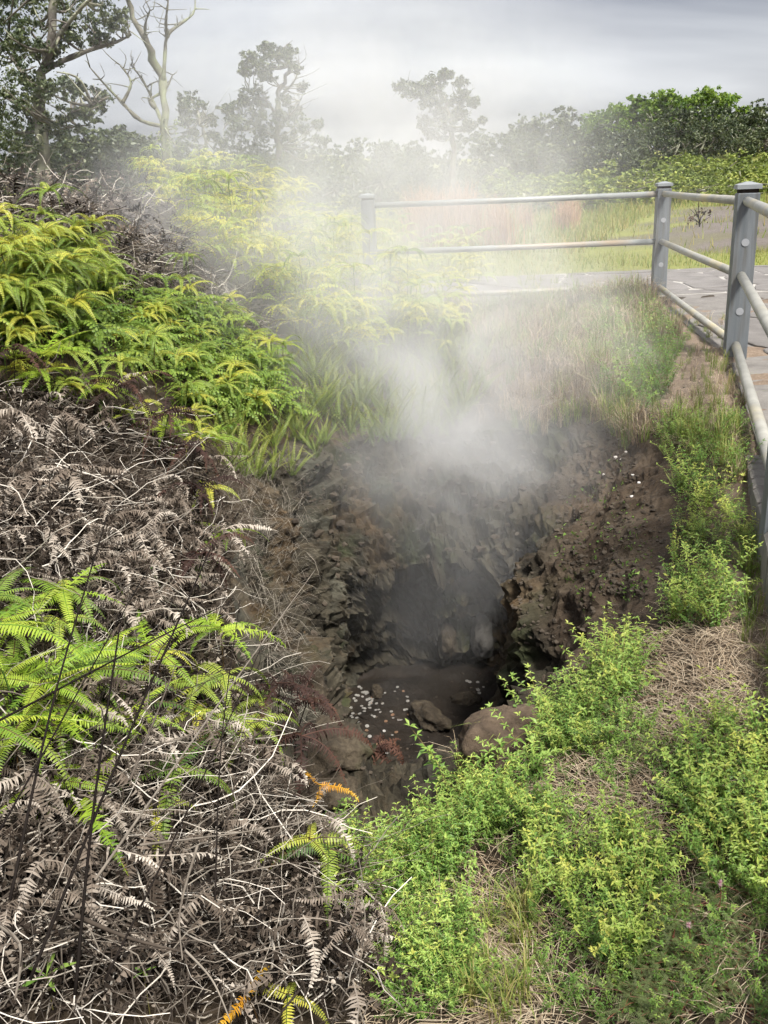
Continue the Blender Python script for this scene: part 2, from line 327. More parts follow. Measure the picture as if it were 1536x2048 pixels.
sn, cs = np.sin(np.radians(TH)), np.cos(np.radians(TH))
rims = PR[:, 0, 0]
# outer sheet, from the rim to the horizon
g = .02 * (1.062 ** np.arange(150) - 1) / .062; g = np.concatenate([g, [300, 420, 650]])
rows = []
for d in g:
    x = PC[0] + (rims + d) * sn; y = PC[1] + (rims + d) * cs; z = Hout(x, y)
    rows.append(np.stack([x, y, z], 1))
GV = np.concatenate(rows); nr = len(g)
# rounded lip
for i in range(10):
    GV[i * NT:(i + 1) * NT, 2] -= .05 * (1 - i / 10) ** 2
def gridtri(nr, flip=False):
    i = np.arange(nr - 1)[:, None] * NT; j = np.arange(NT)[None, :]; k = (j + 1) % NT
    a, b, c, d = (i + j).ravel(), (i + k).ravel(), (i + NT + k).ravel(), (i + NT + j).ravel()
    T = np.concatenate([np.stack([a, b, c], 1), np.stack([a, c, d], 1)])
    return T[:, ::-1] if flip else T
GT = gridtri(nr, True)
# pit wall + floor
wall = []; NWALL = 90
rimz = GV[:NT, 2]
ctrl = PR.copy(); ctrl[:, 0, 1] = rimz
for t in np.linspace(0, 4 - 1e-6, NWALL):
    i = int(t); f = t - i; gk = lambda k: ctrl[:, min(max(k, 0), 4)]
    p0, p1, p2, p3 = gk(i - 1), gk(i), gk(i + 1), gk(i + 2)
    q = .5 * (2 * p1 + (p2 - p0) * f + (2 * p0 - 5 * p1 + 4 * p2 - p3) * f ** 2 + (3 * p1 - p0 - 3 * p2 + p3) * f ** 3)
    wall.append(np.stack([PC[0] + q[:, 0] * sn, PC[1] + q[:, 0] * cs, q[:, 1]], 1))
WV = np.concatenate(wall); wt = np.repeat(np.linspace(0, 1, NWALL), NT)
amp = sstep(0, .15, wt) * (1 - .5 * sstep(.9, 1, wt))
Wg = WV.reshape(NWALL, NT, 3)
nrm = np.cross(np.gradient(Wg, axis=0), np.roll(Wg, -1, 1) - np.roll(Wg, 1, 1)); nrm /= np.linalg.norm(nrm, axis=2)[:, :, None] + 1e-9
nrm *= np.sign((nrm[:, :, :2] * (Wg[:, :, :2] - PC)).sum(2) + 1e-6)[:, :, None] * -1
nrm[:, :, :] = np.where(np.abs(nrm[:, :, 2:3]) > .75, np.abs(nrm) * np.array([0, 0, 1]) + nrm * np.array([1, 1, 0]), nrm); nrm = nrm.reshape(-1, 3)
low = fbm(WV * np.array([2.4, 2.4, 2.0]), 3, 21); rid = np.abs(fbm(WV * np.array([4.2, 4.2, 5.0]), 5, 51, .6))
ath = np.tile(TH, NWALL); soil = sstep(30, 50, ath) * (1 - sstep(150, 175, ath)) * (1 - sstep(.36, .52, wt + .05 * low))
hgt = .10 * low + .13 * (.35 - rid) + .045 * fbm(WV * 10, 4, 22, .6) + .02 * fbm(WV * 30, 3, 91, .65)
WV = WV + amp[:, None] * nrm * (hgt * (1 - .62 * soil))[:, None]
fl = []; lastr = WV[-NT:]
for k, f in enumerate(np.linspace(1, 0, 40)[1:]):
    p = lastr * 1.0; p[:, :2] = PC + (lastr[:, :2] - PC) * f
    p[:, 2] = lastr[:, 2] * f ** 3 + (-1.67) * (1 - f ** 3); q = p.copy(); q[:, 2] = 0
    p[:, 2] += .022 * fbm(q * 5, 4, 61) + .03 * fbm(q * 1.6, 2, 71)
    fl.append(p)
WV = np.concatenate([WV] + fl); nw = NWALL + len(fl)
WT = gridtri(nw)
bv = np.concatenate([GV, WV]); bt = np.concatenate([GT, WT + len(GV)])
BVH = BVHTree.FromPolygons([tuple(v) for v in bv], [tuple(int(i) for i in t) for t in bt])
def hit(px, py):
    for q in range(9):
        d = ray(px + q * .7, py + q * .3); h = BVH.ray_cast(Vector(EYE), Vector(d))
        if h[0] is not None: break
    return h[0], h[1]
def gz(x, y, top=4.0):
    h = BVH.ray_cast(Vector((x, y, top)), Vector((0, 0, -1))); return h[0].z if h[0] else -.3
def inpoly(px, py, poly):
    c = False; j = len(poly) - 1
    for i in range(len(poly)):
        a, b = poly[i], poly[j]
        if (a[1] > py) != (b[1] > py) and px < (b[0] - a[0]) * (py - a[1]) / (b[1] - a[1]) + a[0]: c = not c
        j = i
    return c
def scatter(poly, n, wall_ok=False, mind=0.03, maxtry=40):
    xs = [p[0] for p in poly]; ys = [p[1] for p in poly]; o = []; t = 0
    while len(o) < n and t < n * maxtry:
        t += 1; px = random.uniform(min(xs), max(xs)); py = random.uniform(min(ys), max(ys))
        if not inpoly(px, py, poly): continue
        h, nn = hit(px, py)
        if h is None: continue
        if not wall_ok and rim_d(h.x, h.y) < mind: continue
        o.append((h, nn))
    return o
# zone attributes of the ground material
gx, gy = GV[:, 0], GV[:, 1]; gq = np.stack([gx, gy, 0 * gx], 1)
nzz = fbm(gq * .9, 4, 81)
a_grav = sstep(.0, 1.6, gx - (4.3 + (gy - 19) * .36) + nzz * 1.6) * sstep(15.5, 17, gy + nzz) * (1 - sstep(36, 41, gy + nzz * 2)) * (.55 + .45 * sstep(-.3, .3, fbm(gq * .5, 3, 83))) * (np.abs(gx) < 40)
a_grass = sstep(13.2, 14, gy) * (1 - a_grav)
a_straw = sstep(.75, 1.1, gx + .25 * nzz) * (gy < 10) * sstep(.05, .4, rim_d(gx, gy))
gm, Nn, Ll = new_mat('ground_soil')
g_ = nd(Nn, 'ShaderNodeTexCoord')
def nz_(sc, det=8, ro=.65):
    n = nd(Nn, 'ShaderNodeTexNoise'); n.inputs['Scale'].default_value = sc; n.inputs['Detail'].default_value = det; n.inputs['Roughness'].default_value = ro
    Ll.new(g_.outputs['Object'], n.inputs['Vector']); return n.outputs[0]
f1, f2 = nz_(7), nz_(55)
MM = lambda *a: m_(*a, nodes=Nn, links=Ll)
vv = MM('ADD', MM('MULTIPLY', f1, .5), MM('MULTIPLY', f2, .5))
def rr_(st):
    r = ramp(Nn, st); Ll.new(vv, r.inputs[0]); return r.outputs[0]
col = rr_([(.3, (.018, .013, .010)), (.55, (.052, .039, .026)), (.75, (.12, .095, .068))])
for at, st in (('straw', [(.3, (.09, .065, .05)), (.55, (.21, .16, .12)), (.75, (.36, .29, .22))]), ('grass', [(.3, (.11, .13, .035)), (.55, (.20, .21, .06)), (.75, (.30, .28, .11))]), ('gravel', [(.3, (.085, .073, .066)), (.55, (.155, .135, .122)), (.75, (.26, .23, .205))])):
    a = nd(Nn, 'ShaderNodeAttribute', attribute_name=at); mx = nd(Nn, 'ShaderNodeMixRGB'); Ll.new(a.outputs['Fac'], mx.inputs[0]); Ll.new(col, mx.inputs[1]); Ll.new(rr_(st), mx.inputs[2]); col = mx.outputs[0]
p_ = nd(Nn, 'ShaderNodeBsdfPrincipled'); p_.inputs['Roughness'].default_value = .95; p_.inputs['Specular IOR Level'].default_value = .15; Ll.new(col, p_.inputs['Base Color'])
bb = nd(Nn, 'ShaderNodeBump'); bb.inputs['Strength'].default_value = .9; bb.inputs['Distance'].default_value = .025; Ll.new(vv, bb.inputs['Height']); Ll.new(bb.outputs[0], p_.inputs['Normal'])
oo = nd(Nn, 'ShaderNodeOutputMaterial'); Ll.new(p_.outputs[0], oo.inputs[0])
gme = mk_mesh('ground', GV, GT, np.zeros(len(GV)), gm, True)
for nme, arr in (('straw', a_straw), ('grass', a_grass), ('gravel', a_grav)):
    a = gme.attributes.new(nme, 'FLOAT', 'POINT'); a.data.foreach_set('value', np.ascontiguousarray(arr, np.float32))
tag(link('ground', gme), kind='structure')
nwv = NWALL * NT; wsel = (WT.max(1) < nwv)
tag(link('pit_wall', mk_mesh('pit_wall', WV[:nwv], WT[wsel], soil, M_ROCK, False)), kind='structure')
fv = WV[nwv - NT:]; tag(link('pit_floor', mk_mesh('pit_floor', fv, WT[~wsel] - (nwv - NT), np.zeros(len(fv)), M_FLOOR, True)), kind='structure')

# ------------------------------------------------------------------ pavement: slab, kerb stones and flagstones
def box_mb(mb, lo, hi, bev=0):
    x0, y0, z0 = lo; x1, y1, z1 = hi; b = bev
    V = [(x0, y0, z0), (x1, y0, z0), (x1, y1, z0), (x0, y1, z0), (x0, y0, z1 - b), (x1, y0, z1 - b), (x1, y1, z1 - b), (x0, y1, z1 - b), (x0 + b, y0 + b, z1), (x1 - b, y0 + b, z1), (x1 - b, y1 - b, z1), (x0 + b, y1 - b, z1)]
    q = [(0, 3, 2, 1), (0, 1, 5, 4), (1, 2, 6, 5), (2, 3, 7, 6), (3, 0, 4, 7), (4, 5, 9, 8), (5, 6, 10, 9), (6, 7, 11, 10), (7, 4, 8, 11), (8, 9, 10, 11)]
    T = []
    for a, b_, c, d in q: T += [(a, b_, c), (a, c, d)]
    mb.add(V, T)
def slab(name, poly, z0, z1, mat):
    n = len(poly); V = [(x, y, z0) for x, y in poly] + [(x, y, z1) for x, y in poly]
    me = bpy.data.meshes.new(name); me.from_pydata(V, [], [list(range(n))[::-1], list(range(n, 2 * n))] + [[i, (i + 1) % n, n + (i + 1) % n, n + i] for i in range(n)])
    me.materials.append(mat); me.update(); return me
path_far = [(-.2, 10.72), (3.0, 10.72), (20, 10.55), (20, 13.75), (-.2, 13.75)]
path_side = [(.27, -.8), (9, -.8), (9, 10.5), (3.06, 10.70), (2.52, 6.75), (1.46, 3.2)]
pav = tag(link('pavement', slab('pavement', path_far, -.3, .0, M_MORTAR)), kind='structure')
pav2 = tag(link('pavement', slab('pavement', path_side, -.35, -.004, M_MORTAR2)), kind='structure')
def flags(poly, cell, gap, mat, parent, z, th, cap=300, clamp=None):
    xs = [p[0] for p in poly]; ys = [p[1] for p in poly]; x0, y0 = min(xs), min(ys)
    nx, ny = int((max(xs) - x0) / cell) + 1, int((max(ys) - y0) / cell) + 1
    rg = random.Random(5); P = {}
    for i in range(nx + 1):
        for j in range(ny + 1):
            P[i, j] = (x0 + i * cell + rg.uniform(-.36, .36) * cell, y0 + j * cell + rg.uniform(-.36, .36) * cell)
    if clamp: P = {k: (min(max(v[0], clamp[0]), clamp[2]), min(max(v[1], clamp[1]), clamp[3])) for k, v in P.items()}
    n = 0
    cells = sorted(((i, j) for i in range(nx) for j in range(ny)), key=lambda c: math.hypot(x0 + c[0] * cell - 2, y0 + c[1] * cell))
    for i, j in cells:
        q = [P[i, j], P[i + 1, j], P[i + 1, j + 1], P[i, j + 1]]
        polys = [q]
        if rg.random() < .4: polys = [[q[0], q[1], q[2]], [q[0], q[2], q[3]]] if rg.random() < .5 else [[q[0], q[1], q[3]], [q[1], q[2], q[3]]]
        for pl in polys:
            cx = sum(p[0] for p in pl) / len(pl); cyy = sum(p[1] for p in pl) / len(pl)
            if not (inpoly(cx, cyy, poly) if clamp else all(inpoly(px, py, poly) for px, py in pl)) or n >= cap: continue
            sub = []; m = len(pl)
            for k in range(m):
                a, b = pl[k], pl[(k + 1) % m]
                for f in (.12, .5, .88): sub.append((a[0] + (b[0] - a[0]) * f + rg.uniform(-.03, .03) * cell, a[1] + (b[1] - a[1]) * f + rg.uniform(-.03, .03) * cell))
            ins = []
            for px, py in sub:
                d = math.hypot(px - cx, py - cyy); s = max(.3, (d - gap * rg.uniform(.6, 1.5)) / d); ins.append(((px - cx) * s, (py - cyy) * s))
            m = len(ins); h = th + rg.uniform(-.004, .005)
            V = [(a, b, -.01) for a, b in ins] + [(a, b, h - .006) for a, b in ins] + [(a * .97, b * .97, h + rg.uniform(-.0015, .0015)) for a, b in ins] + [(0, 0, h)]
            T = []
            for k in range(m):
                k2 = (k + 1) % m
                T += [(k, k2, m + k2), (k, m + k2, m + k), (m + k, m + k2, 2 * m + k2), (m + k, 2 * m + k2, 2 * m + k), (2 * m + k, 2 * m + k2, 3 * m)]
            o = link('flagstone', mk_mesh('flagstone', np.array(V), np.array(T), np.zeros(len(V)), mat), parent, Matrix.Translation((cx, cyy, z))); n += 1
flags(path_far, .66, .014, M_FLAG, pav, .0, .008, 150, clamp=(-.18, 10.735, 19.9, 13.735))
flags(path_side, .62, .010, M_FLAG2, pav2, -.004, .014, 220)
# kerb of rough concrete blocks along the pit side of the path
kerb = [(.46, .0), (1.46, 3.2), (1.78, 4.25)]
kp = bez(kerb, 16); ks = [o for o in kp]
for a, b in zip(ks[:-1], ks[1:]):
    d = math.hypot(*(b - a)); mb = MB(); box_mb(mb, (-d / 2 + .006, -.05, -.28), (d / 2 - .006, .05, .018), .012)
    V, T, c = mb.arrays(); V = V + .006 * np.stack([vnoise(V * 9 + a[0] * 31, 3), vnoise(V * 9 + a[1] * 17, 4), vnoise(V * 9, 5)], 1)
    o = link('kerb_block', mk_mesh('kerb_block', V, T, c, M_CONC), pav2, Matrix.Translation(((a[0] + b[0]) / 2 - .035, (a[1] + b[1]) / 2, 0)) @ Matrix.Rotation(math.atan2(b[1] - a[1], b[0] - a[0]), 4, 'Z'))

# ------------------------------------------------------------------ railing
rail = thing('railing', 'grey metal pipe railing with capped square posts along the path beside the pit', 'railing', (2.57, 6.8, 0))
posts = [(-.04, 10.85), (3.16, 10.80), (2.58, 6.84), (1.47, 3.28), (.62, .35)]
ang = [0.10, .08, .20, .28, .3]
PH, PW = 1.17, .072
base = Vector((2.57, 6.8, 0))
for i, ((x, y), a) in enumerate(zip(posts, ang)):
    mb = MB(); box_mb(mb, (-PW, -PW, -.25), (PW, PW, PH - .045), .006)
    po = link('post', mb.mesh('post', M_POST), rail, Matrix.Translation(Vector((x, y, 0)) - base) @ Matrix.Rotation(-a, 4, 'Z'))
    mb = MB(); box_mb(mb, (-PW * .86, -PW * .86, PH - .05), (PW * .86, PW * .86, PH - .02))
    link('post_neck', mb.mesh('post_neck', M_BLACK), po)
    mb = MB(); w = PW + .008
    V = [(-w, -w, PH - .02), (w, -w, PH - .02), (w, w, PH - .02), (-w, w, PH - .02), (-w, -w, PH + .008), (w, -w, PH + .008), (w, w, PH + .008), (-w, w, PH + .008), (-w * .2, -w * .2, PH + .028), (w * .2, -w * .2, PH + .028), (w * .2, w * .2, PH + .028), (-w * .2, w * .2, PH + .028)]
    T = []
    for q in [(0, 3, 2, 1), (0, 1, 5, 4), (1, 2, 6, 5), (2, 3, 7, 6), (3, 0, 4, 7), (4, 5, 9, 8), (5, 6, 10, 9), (6, 7, 11, 10), (7, 4, 8, 11), (8, 9, 10, 11)]: T += [(q[0], q[1], q[2]), (q[0], q[2], q[3])]
    mb.add(V, T); link('post_cap', mb.mesh('post_cap', M_CAP), po)
    for hz in (.80, .33):
        mb = MB(); V, T = tube([(0, -PW - .004, hz), (0, -PW + .01, hz)], .026, 18); mb.add(V, T)
        link('bolt_plug', mb.mesh('bolt_plug', M_PLUG), po)
for (i, j) in ((0, 1), (1, 2), (2, 3), (3, 4)):
    a = np.array(posts[i]); b = np.array(posts[j]) if j is not None else np.array([.72, 1.0])
    for hz in (1.07, .575, .09):
        z0 = hz; u = (b - a) / np.linalg.norm(b - a)
        p0 = a + u * .07; p1 = b - u * .07
        mb = MB(); V, T = tube([(p0[0] - base.x, p0[1] - base.y, z0), ((p0[0] + p1[0]) / 2 - base.x, (p0[1] + p1[1]) / 2 - base.y, z0 - .004), (p1[0] - base.x, p1[1] - base.y, z0)], .031, 18); mb.add(V, T)
        link('rail', mb.mesh('rail', M_RAIL2 if i == 0 else M_RAIL, True), rail)

# ------------------------------------------------------------------ plant templates
def blade(L=.18, Wd=.045, n=26, droop=1.1, seed=0, curl=0, wid=.62, fold=.25, tint=(.25, .8), ragged=0, rach=.0016, taper=1.6, basew=.55):
    """one pinnate fern blade along +X drooping towards -Z"""
    rg = random.Random(seed); mb = MB(); m = n
    t = np.linspace(0, 1, m + 1); ang = -droop * t ** 1.3; yaw = curl * np.sin(t * 3 + rg.uniform(0, 3)) + rg.uniform(-.15, .15) * t
    if curl: ang = ang + curl * .8 * np.sin(t * 4 + rg.uniform(0, 6))
    d = np.stack([np.cos(ang) * np.cos(yaw), np.cos(ang) * np.sin(yaw), np.sin(ang)], 1)
    P = np.concatenate([[np.zeros(3)], np.cumsum(d[:-1] * L / m, axis=0)])
    V, T = tube(P, np.linspace(rach, rach * .35, m + 1), 3); mb.add(V, T, .05 if not curl else .6)
    tw = rg.uniform(-.4, .4) + curl * 1.5 * t * rg.choice((-1, 1))
    for i in range(1, m + 1):
        if ragged and rg.random() < ragged: continue
        f = t[i]; w = Wd * (basew + (1 - basew) * min(1, f * 5)) * (1 - f ** taper) + Wd * .08
        a = d[min(i, m)]; side0 = np.cross(np.array([0, 0, 1.]), a); side0 /= np.linalg.norm(side0) + 1e-9; up = np.cross(a, side0)
        s_, c_ = math.sin(tw[i] if hasattr(tw, '__len__') else tw), math.cos(tw[i] if hasattr(tw, '__len__') else tw)
        side = side0 * c_ + up * s_; up2 = up * c_ - side0 * s_
        hw = L / m * wid * .62
        for sg in (-1, 1):
            cr = rg.uniform(-.5, .5) * (1.6 if curl else .25)
            dirv = side * sg * math.cos(fold + cr) + a * (.22 + rg.uniform(-.06, .06)) - up2 * math.sin(fold + cr)
            p = P[i]; w2 = w * rg.uniform(.9, 1.06)
            mid = p + dirv * w2 * .6 + up2 * w2 * .03; tip = p + dirv * w2 - up2 * w2 * (.12 + .4 * abs(cr) * (curl > 0))
            vv = [p - a * hw, p + a * hw, mid + a * hw * .75, tip, mid - a * hw * .75]
            tv = tint[0] + (tint[1] - tint[0]) * f + rg.uniform(-.06, .06)
            mb.add(vv, [(0, 1, 2), (0, 2, 4), (4, 2, 3)], [tv, tv, tv, tv + .04, tv])
    return mb
FB = [blade(.19, .021, 26, random.uniform(1.5, 2.3), s, tint=(.66, .42)).mesh('frond', M_FERN) for s in range(6)]
FBY = [blade(.18, .020, 24, random.uniform(1.6, 2.4), s + 50, tint=(.98, .64)).mesh('frond', M_FERN) for s in range(4)]
FBD = [blade(.20, .026, 26, random.uniform(.9, 1.6), s + 80, tint=(.42, .24)).mesh('frond', M_FERN) for s in range(4)]
LB = [blade(.19, random.uniform(.022, .028), 34, random.uniform(.5, 1.6), s + 20, tint=tt, wid=.62, fold=random.uniform(.05, .4), ragged=.03, curl=cc).mesh('frond', M_LIME) for s, (tt, cc) in enumerate((((.75, .5), 0), ((.55, .35), 0), ((.9, .65), 0), ((.6, .25), .12), ((.45, .6), 0), ((.8, .1), .15)))]
OB = [blade(.15, .02, 24, 1.0, 33, tint=(.4, .9), curl=.25).mesh('frond', M_ORANGE), blade(.13, .02, 22, 1.3, 34, tint=(.2, .8), curl=.3).mesh('frond', M_ORANGE)]
SB = [blade(.28, .019, 24, random.uniform(.4, 1.3), s + 100, tint=(.45, .8), wid=.5, taper=2.2).mesh('frond', M_SWORD) for s in range(5)]
DBm = [blade(.16, .022, 24, random.uniform(.8, 2.0), s + 200, curl=.55, ragged=.15, tint=(.45, .8), fold=.5) for s in range(8)]
DB = [m.mesh('frond', M_DEAD) for m in DBm]; DBA = [blade(.17, random.uniform(.014, .024), 11, random.uniform(.8, 2.4), s + 230, curl=random.uniform(.4, .9), ragged=random.uniform(.1, .4), tint=(.45, .8), fold=.5).arrays() for s in range(10)]
RB = [blade(.18, .022, 26, random.uniform(1.0, 1.8), s + 300, curl=.3, tint=(.25, .7), fold=.4).mesh('frond', M_RUST) for s in range(4)]
FBA = [blade(.19, .022, 10, random.uniform(1.4, 2.2), s + 400, tint=(.6, .4)).arrays() for s in range(4)]
SBA = [blade(.24, .019, 14, random.uniform(.5, 1.5), s + 450, tint=(.45, .8), wid=.5).arrays() for s in range(4)]
def stem_mesh(h, lean, mat, r=.0022, seed=0):
    rg = random.Random(seed); mb = MB(); V, T = tube(bez([(0, 0, -.03), (lean * .2, .0, h * .5), (lean, 0, h)], 8), np.linspace(r, r * .6, 8), 4); mb.add(V, T, .1); return mb.mesh('stem', mat)
STEMS = [stem_mesh(.25 + .05 * k, .03, M_FERN, seed=k) for k in range(3)]
def basis_z(rz, tiltx, tilty): return Matrix.Rotation(rz, 4, 'Z') @ Matrix.Rotation(tilty, 4, 'Y') @ Matrix.Rotation(tiltx, 4, 'X')
def fern(p, label, group, blades, h=.3, sc=1, nb=7, pitch=(-.5, .1), slope=None, name='fern', stem=None, cat='fern', rz0=None):
    t = thing(name, label, cat, p, random.uniform(0, 6.28) if rz0 is None else rz0, group, sc)
    k = min(2, max(0, int((h - .25) / .05))); hh = .25 + .05 * k
    link('stem', (stem or STEMS)[k], t, Matrix.Diagonal((1, 1, h / hh, 1)))
    for i in range(nb):
        rz = i * 6.283 / nb + random.uniform(-.35, .35)
        M = Matrix.Translation((.03, 0, h - .01 * i / nb)) @ Matrix.Rotation(rz, 4, 'Z') @ Matrix.Rotation(random.uniform(*pitch), 4, 'Y') @ Matrix.Rotation(random.uniform(-.3, .3), 4, 'X')
        s = random.uniform(.75, 1.15); link('frond', random.choice(blades), t, M @ Matrix.Scale(s, 4))
    return t

# ---- fern bank on the left: a dense understorey as stuff, arching ferns on top
def xform(A, loc, R, s): return A[0] @ (R.T * s) + np.asarray(loc), A[1], A[2]
mb = MB(); cnt = 0
zoneA = [(0, 550), (110, 530), (220, 590), (245, 690), (330, 600), (480, 660), (560, 720), (600, 860), (430, 870), (300, 770), (110, 720), (0, 720)]
zoneB = [(230, 330), (520, 325), (680, 380), (740, 440), (900, 500), (980, 580), (900, 720), (760, 760), (640, 740), (540, 660), (330, 490)]
def fountain(mb, h, n, sc, ht, tm):
    a0 = random.uniform(0, 6.28)
    for i in range(n):
        V, T, c = random.choice(FBA); R = rotm(random.uniform(-.3, .3), random.uniform(-.7, -.1), a0 + i * 6.283 / n + random.uniform(-.3, .3))
        mb.add(*xform((V, T, np.clip(c * tm, 0, 1)), (h.x, h.y, h.z + ht), R, sc * random.uniform(.8, 1.15)))
for h, nn in scatter(zoneA, 330): fountain(mb, h, 6, random.uniform(.8, 1.2), random.uniform(.04, .2), random.uniform(.35, .8))
for h, nn in scatter([(-900, 560), (0, 550), (0, 770), (-900, 800)], 150): fountain(mb, h, 6, random.uniform(.9, 1.3), random.uniform(.1, .4), random.uniform(.5, 1.3))
for h, nn in scatter(zoneB, 640): fountain(mb, h, 7, random.uniform(.9, 1.4), random.uniform(.15, .5), random.uniform(.9, 1.9))
tag(link('fern_undergrowth', mb.mesh('fern_undergrowth', M_FERN)), 'dense green fern undergrowth under the arching ferns of the left bank', 'fern undergrowth', kind='stuff')
for h, nn in scatter([(0, 570), (110, 545), (215, 600), (240, 700), (110, 770), (0, 770)], 68):
    b = FBY if random.random() < .6 else FB
    fern(h, 'bright yellow-green fern with drooping fronds in the tall mound at the left edge', 'ferns of the tall mound at the left edge', b, random.uniform(.2, .42), random.uniform(.9, 1.25), random.randint(9, 12), (-.75, -.15))
for h, nn in scatter([(250, 660), (330, 610), (470, 660), (560, 750), (590, 830), (430, 880), (280, 800), (200, 740)], 55):
    b = FBY if random.random() < .45 else FB
    fern(h, 'green fern arching over the bank between the left mound and the pit', 'ferns on the bank between mound and pit', b, random.uniform(.14, .36), random.uniform(.8, 1.1), random.randint(8, 11), (-.75, -.15))
for h, nn in scatter([(0, 600), (230, 600), (420, 680), (420, 800), (300, 770), (120, 720), (0, 700)], 20):
    fern(h, 'dark green fern in the hollow below the left fern mound', 'dark ferns in the hollow', FBD, random.uniform(.08, .2), random.uniform(.9, 1.2), random.randint(5, 8), (-.6, .1))
for h, nn in scatter(zoneB, 84):
    b = FBY if random.random() < .6 else FB
    fern(h, 'pale green fern arching in the wide bank behind the steam', 'ferns of the bank behind the steam', b, random.uniform(.3, .6), random.uniform(1.0, 1.35), random.randint(8, 11), (-.75, -.15))
# ---- sword ferns
def sword(p, label, group, sc=1, nb=9, up=(-1.45, -.9), blades=SB, name='sword_fern'):
    t = thing(name, label, 'fern', p, random.uniform(0, 6.28), group, sc)
    for i in range(nb):
        M = Matrix.Rotation(i * 6.283 / nb + random.uniform(-.4, .4), 4, 'Z') @ Matrix.Translation((.012, 0, -.01)) @ Matrix.Rotation(random.uniform(*up), 4, 'Y') @ Matrix.Rotation(random.uniform(-1.5, 1.5), 4, 'X')
        link('frond', random.choice(blades), t, M @ Matrix.Scale(random.uniform(.6, 1.1), 4))
    return t
for h, nn in scatter([(430, 820), (540, 730), (640, 790), (655, 890), (640, 960), (480, 980), (420, 900)], 54, True):
    sword(h, 'upright narrow sword fern on the left lip of the pit', 'sword ferns on the left lip of the pit', random.uniform(.5, .95), random.randint(6, 10))
for h, nn in scatter([(590, 700), (780, 650), (960, 620), (1000, 660), (960, 780), (900, 880), (720, 890), (620, 800)], 80, True):
    sword(h, 'pale upright sword fern on the slope behind the pit, half lost in steam', 'sword ferns on the slope behind the pit', random.uniform(.7, 1.2), random.randint(6, 9))
for h, nn in scatter([(900, 520), (1180, 570), (1200, 650), (980, 640)], 16):
    sword(h, 'slender sword fern standing in the dry grass below the far railing', 'sword ferns in the dry grass below the far railing', random.uniform(.8, 1.2), random.randint(3, 6), (-1.5, -1.2))
mb = MB()
for h, nn in scatter([(590, 690), (780, 640), (960, 610), (1000, 660), (970, 790), (900, 880), (700, 900), (610, 800)], 900, True):
    V, T, c = random.choice(SBA); mb.add(*xform((V, T, c), h, rotm(random.uniform(-1.5, 1.5), random.uniform(-1.5, -.8), random.uniform(0, 6.28)), random.uniform(.5, 1.1)))
tag(link('sword_fern_undergrowth', mb.mesh('sword_fern_undergrowth', M_SWORD)), 'dense sword fern growth covering the slope behind the pit', 'fern undergrowth', kind='stuff')

# ---- foreground lime ferns, one by one
def near_fern(px, py, label, blades, h=.22, sc=1, nb=6, pitch=(-.4, .2), dz=0):
    h -= .08; sc *= .92
    h0, _ = hit(px, py + (70 if 1400 < py < 1800 else 25)); return fern(h0, label, None, blades, h + .07, sc * 1.1, nb, pitch)
near = [
 (60, 1480, 'large lime fern at the left edge, its long frond arching over dead stems', LB, .34, 1.25, 7),
 (15, 1640, 'lime green fern at the left edge under the dark bare stems', LB, .30, 1.2, 6),
 (160, 1560, 'yellow-green fern behind the dark bare stems at the left', LB, .26, 1.05, 7),
 (250, 1480, 'lime fern between the dark bare stems and the star-shaped fern', LB, .2, .9, 6),
 (370, 1590, 'dark green star-shaped fern with seven fronds hanging down', FBD + FB[:1], .2, 1.15, 7),
 (450, 1480, 'green fern above the star-shaped fern, beside the pit edge', FB, .22, 1.05, 7),
 (520, 1500, 'green fern hanging over the pit edge below the dry grass fringe', FB, .2, 1.1, 7),
 (400, 1450, 'yellow-tipped fern just above and left of the star-shaped fern', FBY, .18, .9, 6),
 (215, 1690, 'lone lime fern with two broad fronds hanging over the dead stems', LB, .2, 1.25, 3),
 (110, 1640, 'small lime fern hanging beside the lone two-fronded fern', LB, .2, 1.0, 5),
 (300, 1640, 'olive fern with a curved frond right of the lone lime fern', FBY, .16, .95, 4),
 (450, 1130, 'lime fern hanging over the pit edge above the dry grass fringe', LB, .18, 1.05, 5),
 (430, 1420, 'leafy green fern in the pit-side end of the low fern row', FB, .2, 1.1, 8),
 (330, 1400, 'green fern with rust tips between lime ferns and star-shaped fern', FBY, .2, 1.0, 7),
 (530, 1440, 'green fern nearest the dark pit wall', FB, .2, 1.0, 8),
 (410, 1010, 'yellow fern at the pit edge below the dark rusty ferns', FBY, .16, .9, 7),
 (390, 920, 'yellow-green fern on the crest above the dark rusty ferns', FBY, .2, 1, 8),
 (300, 860, 'yellow-green fern on the crest right of the rusty fronds', FBY, .2, 1.0, 8),
 (200, 830, 'lime fern on the crest of the dead fern thicket', LB, .2, 1.0, 8),
 (90, 810, 'lime fern on the crest nearest the left edge', LB, .2, 1.05, 8),
 (350, 880, 'pale green fern hanging from the crest toward the pit', FB, .2, .95, 8),
 (520, 2044, 'fern with bright orange-yellow fronds in the dead stems at the bottom', OB, .15, .95, 2),
 (575, 2044, 'small yellow-green fern right of the orange-yellow fern at the bottom', FBY, .12, .8, 4),
 (630, 1620, 'small orange fern at the pit edge beside the dark rock', OB, .24, .9, 3),
 (650, 1760, 'yellow-green fern leaning out of the dead thicket into the herbs', FBY, .24, 1.0, 5),
 (690, 1800, 'fern with brown-tinged fronds at the border of thicket and herbs', FBD, .22, 1.0, 5),
 (400, 1150, 'half hidden green fern inside the grey dead thicket', FBD, .12, .8, 4),
 (300, 1130, 'small green fern deep in the grey dead thicket', FBD, .1, .9, 4),
 (470, 1280, 'green fern with an orange tip at the pit edge in mid thicket', FB, .14, .8, 5)]
for px, py, lb, bl, h, sc, nb in near: near_fern(px, py, lb, bl, h, sc, nb)
